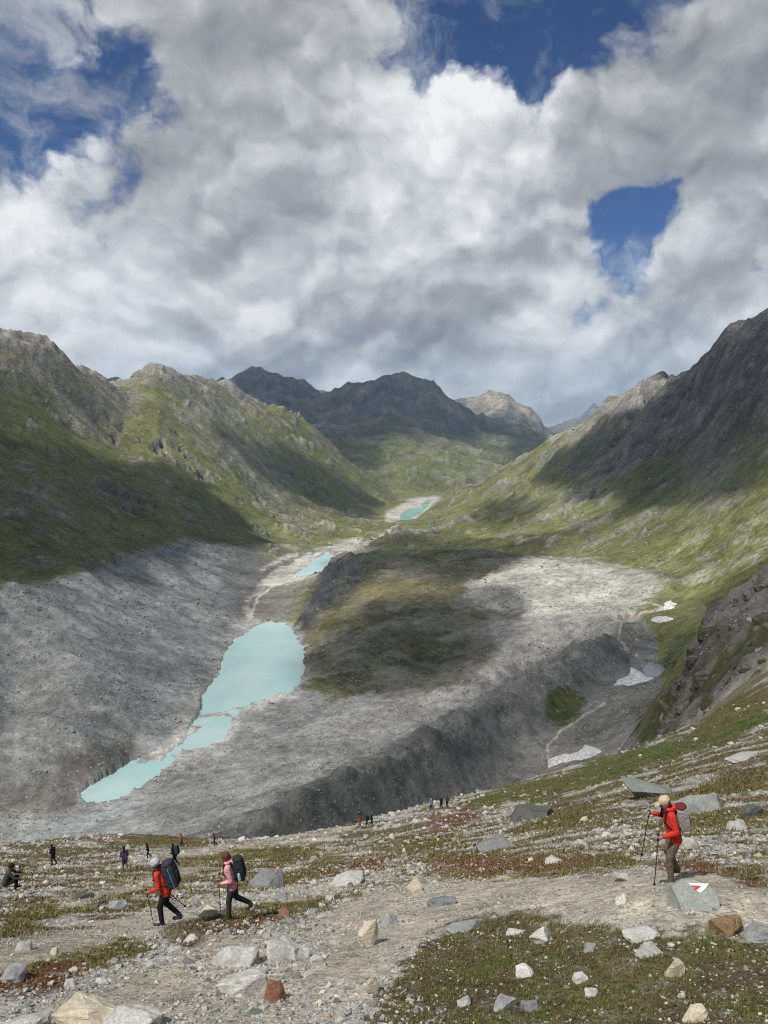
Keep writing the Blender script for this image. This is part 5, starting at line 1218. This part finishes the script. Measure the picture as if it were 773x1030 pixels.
    if head:
        bm = bmesh.new()
        if head[0] == 'cap':
            ellip(bm, hd + hu * .05 - hf * .012, .112, .100, .085, HR)
            ellip(bm, hd + hf * .115 + hu * .045, .085, .075, .012, HR @ Matrix.Rotation(R(12), 4, 'Y'))
            child('cap', bm, head[1], 0.009)
            bm = bmesh.new(); ellip(bm, hd - hf * .045 - hu * .02, .062, .088, .075, HR); child('hair', bm, HAIR, 0.01)
        elif head[0] == 'beanie':
            ellip(bm, hd + hu * .045 - hf * .02, .118, .110, .105, HR); capsule(bm, hd + hu * .01 - hf * .09, .03, hd + hu * .03 + hf * .085, .03)
            child('beanie', bm, head[1], 0.010)
            bm = bmesh.new(); ellip(bm, hd - hf * .05 - hu * .045, .055, .08, .06, HR); child('hair', bm, HAIR, 0.01)
        else:
            ellip(bm, hd + hu * .025 - hf * .025, .108, .102, .105, HR)
            if head[0] == 'long_hair': capsule(bm, hd - hf * .06, .075, hd - hf * .10 - hu * .24, .05)
            else: capsule(bm, hd - hf * .085 + hu * .02, .045, hd - hf * .12 - hu * .03, .03)
            child('hair', bm, head[1], 0.012 if near else 0.03)
    if pose.get('hood'):
        bm = bmesh.new(); c_ = nek + Vector((-.075, 0, .045))
        for q in range(7):
            a0 = R(-125 + q * 250 / 7); a1 = R(-125 + (q + 1) * 250 / 7)
            capsule(bm, nek + Vector((-math.cos(a0) * .085, math.sin(a0) * .10, .05 + .012 * math.cos(a0))), .034, nek + Vector((-math.cos(a1) * .085, math.sin(a1) * .10, .05 + .012 * math.cos(a1))), .034)
        ellip(bm, nek + Vector((-.13, 0, .02)), .055, .085, .06); child('hood', bm, jacket, 0.011)
    # backpack: a thing of its own, worn on the back
    if backpack:
        kind, main, accent, size = backpack
        bp = bpy.data.objects.new('backpack', None); COL.objects.link(bp); bp.matrix_world = M
        ctr = che.lerp(nek, .12) - fw * (.125 + .125 * size)
        B = Matrix.Translation(ctr) @ Matrix(((fw.x, 0, up.x, 0), (0, 1, 0, 0), (fw.z, 0, up.z, 0), (0, 0, 0, 1)))
        def part(name, fn, mat, vox=.012):
            bm = bmesh.new(); fn(bm); mm = remeshed(bm, vox if near else .035, 3); mm.name = name
            for f in mm.polygons: f.use_smooth = True
            mm.materials.append(mat); c = bpy.data.objects.new(name, mm); COL.objects.link(c); c.parent = bp; return c
        def W3(x, y, z): return B @ Vector((x * size, y * size, z * size))
        def fbody(bm):
            for zz, dx, dy in ((-.27, .085, .115), (-.10, .10, .13), (.12, .10, .13), (.24, .085, .115)):
                for sx in (-1, 1):
                    for sy in (-1, 1): bmesh.ops.create_icosphere(bm, subdivisions=2, radius=.045 * size, matrix=Matrix.Translation(W3(sx * dx, sy * dy, zz)))
            bmesh.ops.convex_hull(bm, input=bm.verts)
        part('pack_body', fbody, main)
        part('lid', lambda bm: ellip(bm, W3(-.01, 0, .30), .15 * size, .165 * size, .075 * size, B.to_3x3().to_4x4()), main if kind != 'two_tone' else accent)
        part('front_pocket', lambda bm: ellip(bm, W3(-.13, 0, -.08), .055 * size, .12 * size, .17 * size, B.to_3x3().to_4x4()), accent)
        for s in (-1, 1):
            if not near and s < 0: continue
            sh = J['sh_l' if s > 0 else 'sh_r']
            pts = [W3(.11, s * .10, .20), sh.lerp(nek, .45) + up * .085 - fw * .06, sh.lerp(nek, .42) + up * .06 + fw * .085, che + side * s * .13 + fw * .135 + up * .06, che + side * s * .205 + fw * .03 - up * .07, W3(.10, s * .13, -.20)]
            part('strap', lambda bm: [capsule(bm, pts[q], .018, pts[q + 1], .018) for q in range(5)], BLACKM, .009)
        if kind == 'bottle': part('bottle', lambda bm: capsule(bm, W3(0.0, .19, -.22), .04, W3(0.0, .19, -.06), .035), cl('pale_blue_bottle', (.35, .55, .6)))
        if kind == 'blue': part('compression_strap', lambda bm: capsule(bm, W3(-.06, .185, -.28), .014, W3(-.06, .185, .22), .014), cl('blue_strap', (.08, .3, .55)), .009)
        tag(bp, bp_label, 'backpack')
    # walking poles: held, so things of their own
    for hand, tipv, lab, colr in poles:
        hp = J['ha_' + hand] + Vector((.035, (-.02 if hand == 'l' else .02), .0)); tp = Vector(tipv)
        po = bpy.data.objects.new('walking_pole', None); COL.objects.link(po); po.matrix_world = M
        dirp = (hp - tp).normalized()
        def tube(name, a, ra, b, rb, mat):
            bm = bmesh.new(); capsule(bm, a, ra, b, rb); mm = bpy.data.meshes.new(name); bm.to_mesh(mm); bm.free(); mm.materials.append(mat)
            for f in mm.polygons: f.use_smooth = True
            c = bpy.data.objects.new(name, mm); COL.objects.link(c); c.parent = po
        tube('grip', hp - dirp * .07, .017, hp + dirp * .06, .019, BLACKM); tube('shaft', tp + dirp * .05, .0075, hp - dirp * .07, .0105, cl(colr[0], colr[1])); tube('basket', tp + dirp * .065, .026, tp + dirp * .07, .026, BLACKM); tube('tip', tp, .005, tp + dirp * .05, .007, cl('steel_tip', (.4, .4, .4)))
        tag(po, lab, 'walking pole')
    return o

def V(*a): return a
WALK = dict(pelvis=V(0, 0, .93), chest=V(.05, 0, 1.20), neck=V(.09, 0, 1.42), head=V(.155, 0, 1.575), sh_l=V(.08, .175, 1.375), sh_r=V(.08, -.175, 1.375),
            el_l=V(.03, .235, 1.12), ha_l=V(.27, .20, 1.03), el_r=V(.05, -.235, 1.12), ha_r=V(.30, -.19, 1.06), kn_l=V(.10, .09, .50), an_l=V(.06, .09, .085), toe_l=V(.22, .10, .045),
            kn_r=V(.04, -.09, .50), an_r=V(-.26, -.09, .16), toe_r=V(-.13, -.095, .07), look=V(.25, 0, 0))
def pose(**kw): d = dict(WALK); d.update(kw); return d
LEFT = R(180)
red = cl('red_jacket', (0.62, 0.055, 0.030)); navy = cl('navy_trousers', (0.018, 0.020, 0.032)); pink = cl('pink_jacket', (0.82, 0.40, 0.44)); dgreen = cl('dark_green_trousers', (0.042, 0.060, 0.058)); khaki = cl('khaki_trousers', (0.17, 0.135, 0.095)); puff = cl('bright_red_down_jacket', (0.66, 0.045, 0.028))
dgrey = cl('dark_grey_pack', (0.040, 0.045, 0.055)); black = cl('black_cloth', (0.016, 0.016, 0.018))
# man in red, right
person(669, 887, R(176), 'man in red jacket, beige cap and khaki trousers stepping down with two poles', puff, khaki,
       pose(pelvis=V(-.02, 0, .94), head=V(.175, 0, 1.555), el_r=V(.10, -.27, 1.17), ha_r=V(.36, -.20, 1.24), el_l=V(.02, .25, 1.12), ha_l=V(.28, .20, .98), kn_l=V(.07, .09, .50), an_l=V(.02, .09, .085), toe_l=V(.19, .10, .045), kn_r=V(.05, -.09, .55), an_r=V(-.14, -.09, .22), toe_r=V(.01, -.095, .155), look=V(.55, 0, 0), hood=True),
       1.76, head=('cap', cl('beige_cap', (0.62, 0.50, 0.34))), backpack=('two_tone', cl('grey_pack', (0.34, 0.31, 0.31)), cl('maroon_pack', (0.16, 0.025, 0.04)), .74), bp_label='small grey and maroon backpack of the man in red',
       poles=(('l', (.36, .22, .0), 'dark red walking pole in the near hand of the man in red', ('dark_red_shaft', (.10, .02, .02))), ('r', (.48, -.25, .30), 'walking pole in the raised far hand of the man in red', ('dark_red_shaft', (.10, .02, .02)))), boots=cl('grey_boots', (.07, .07, .075)))
# red jacket, grey beanie, left
person(166, 930, R(178), 'person in a red jacket and pale grey beanie walking with a big dark backpack', red, navy,
       pose(pelvis=V(-.03, 0, .92), chest=V(.06, 0, 1.17), neck=V(.13, 0, 1.38), head=V(.215, 0, 1.515), sh_l=V(.12, .17, 1.335), sh_r=V(.12, -.17, 1.335), el_l=V(.06, .24, 1.07), ha_l=V(.33, .19, .93), el_r=V(.06, -.24, 1.08), ha_r=V(.26, -.2, .95), kn_l=V(.10, .09, .50), kn_r=V(.02, -.09, .49), an_r=V(-.30, -.09, .17), toe_r=V(-.16, -.095, .09)),
       1.66, head=('beanie', cl('pale_grey_beanie', (0.52, 0.56, 0.62))), backpack=('blue', dgrey, cl('black_pocket', (.022, .024, .03)), .96), bp_label='big dark grey backpack with a blue strap on the red jacketed hiker',
       poles=(('l', (.17, .26, .0), 'black walking pole planted by the red jacketed hiker', ('black_shaft', (.02, .02, .02))), ('r', (-.42, -.30, .22), 'black walking pole trailing behind the red jacketed hiker', ('black_shaft', (.02, .02, .02)))))
# pink jacket
person(237, 924, R(183), 'person in a pink hooded jacket and dark green trousers walking left', pink, dgreen,
       pose(kn_r=V(-.06, -.09, .50), an_r=V(-.40, -.09, .30), toe_r=V(-.33, -.095, .17), kn_l=V(.08, .09, .49), an_l=V(.08, .09, .085), toe_l=V(.23, .1, .045), hood=True, el_l=V(.0, .235, 1.10), ha_l=V(.25, .19, 1.02), head=V(.16, 0, 1.57)),
       1.68, head=('bun', cl('chestnut_hair', (0.12, 0.06, 0.035))), backpack=('bottle', cl('dark_teal_pack', (0.022, 0.036, 0.036)), cl('black_pocket', (.022, .024, .03)), .84), bp_label='dark teal backpack with a pale blue bottle on the person in pink',
       poles=(('l', (.24, .24, .0), 'dark walking pole in the hand of the person in pink', ('black_shaft', (.02, .02, .02))),), boots=cl('brown_boots', (.06, .045, .035)))
# far hikers
purple = cl('purple_jacket', (0.075, 0.045, 0.13)); taupe = cl('taupe_trousers', (.22, .17, .15)); olive = cl('grey_green_coat', (.055, .065, .058)); blue = cl('dark_blue_jacket', (.03, .045, .08)); rose = cl('rose_jacket', (.5, .10, .16)); maroon = cl('maroon_jacket', (.16, .03, .06)); orange = cl('rust_orange_jacket', (.38, .13, .06)); ltblue = cl('light_blue_jacket', (.12, .2, .34))
GP = 'hikers farther down the path'
person(126, 877, R(120), 'hiker with long dark hair, purple jacket and taupe trousers on the upper left path', purple, taupe, pose(), 1.68, .022, ('long_hair', cl('black_hair', (.02, .015, .012))), group=GP)
person(54, 870, R(150), 'small hiker all in black standing in the left talus field', black, black, pose(), 1.7, .03, ('bun', cl('black_hair', (.02, .015, .012))), group=GP)
SIT = pose(pelvis=V(0, 0, .42), chest=V(.10, 0, .68), neck=V(.20, 0, .88), head=V(.28, 0, 1.01), sh_l=V(.18, .18, .84), sh_r=V(.18, -.18, .84), el_l=V(.34, .24, .62), ha_l=V(.60, .2, .55), el_r=V(.34, -.24, .62), ha_r=V(.62, -.18, .5), kn_l=V(.42, .12, .47), an_l=V(.36, .12, .085), toe_l=V(.5, .12, .045), kn_r=V(.42, -.12, .47), an_r=V(.34, -.12, .085), toe_r=V(.48, -.12, .045), foot=V(.2, 0, 0))
person(12, 896, R(20), 'crouching figure in a grey green coat at the far left edge', olive, black, SIT, 1.75, .02, ('bun', cl('black_hair', (.02, .015, .012))), group=GP)
person(176, 872, R(160), 'dark dressed hiker with a navy backpack behind the red jacketed one', black, black, pose(), 1.78, .022, ('bun', HAIR), ('plain', blue, black, .9), group=GP, bp_label='navy backpack of the dark hiker behind the red jacket')
person(149, 864, R(200), 'small black figure with a pole up the slope left of the dark hiker', black, navy, pose(), 1.7, .03, ('bun', HAIR), group=GP)
person(183, 852, R(170), 'hiker in a rose pink jacket just below the grassy brow', rose, navy, pose(), 1.65, .03, ('bun', HAIR), group=GP)
person(216, 851, R(190), 'hiker in maroon walking alone on the brow right of the rose jacket', maroon, navy, pose(), 1.65, .03, ('bun', HAIR), group=GP)
person(362, 833, R(170), 'hiker in a rust orange jacket at the brow in the centre', orange, taupe, pose(), 1.68, .03, ('bun', HAIR), group=GP)
person(369, 832, R(165), 'hiker in dark blue with backpack right of the orange jacket', blue, navy, pose(), 1.75, .03, ('bun', HAIR), ('plain', navy, black, .85), group=GP, bp_label='dark backpack of the blue hiker at the central brow')
person(374, 831, R(160), 'black dressed hiker rightmost of the central brow group', black, black, pose(), 1.7, .03, ('bun', HAIR), group=GP)
person(434, 815, R(100), 'hiker in a light blue jacket leftmost of the far trio', ltblue, navy, pose(), 1.72, .03, ('beanie', cl('pale_grey_beanie', (0.52, 0.56, 0.62))), group=GP)
person(444, 813, R(110), 'black dressed hiker in the middle of the far trio', black, black, pose(), 1.72, .03, ('bun', HAIR), group=GP)
person(450, 812, R(80), 'dark grey dressed hiker rightmost of the far trio', dgrey, black, pose(), 1.76, .03, ('bun', HAIR), group=GP)
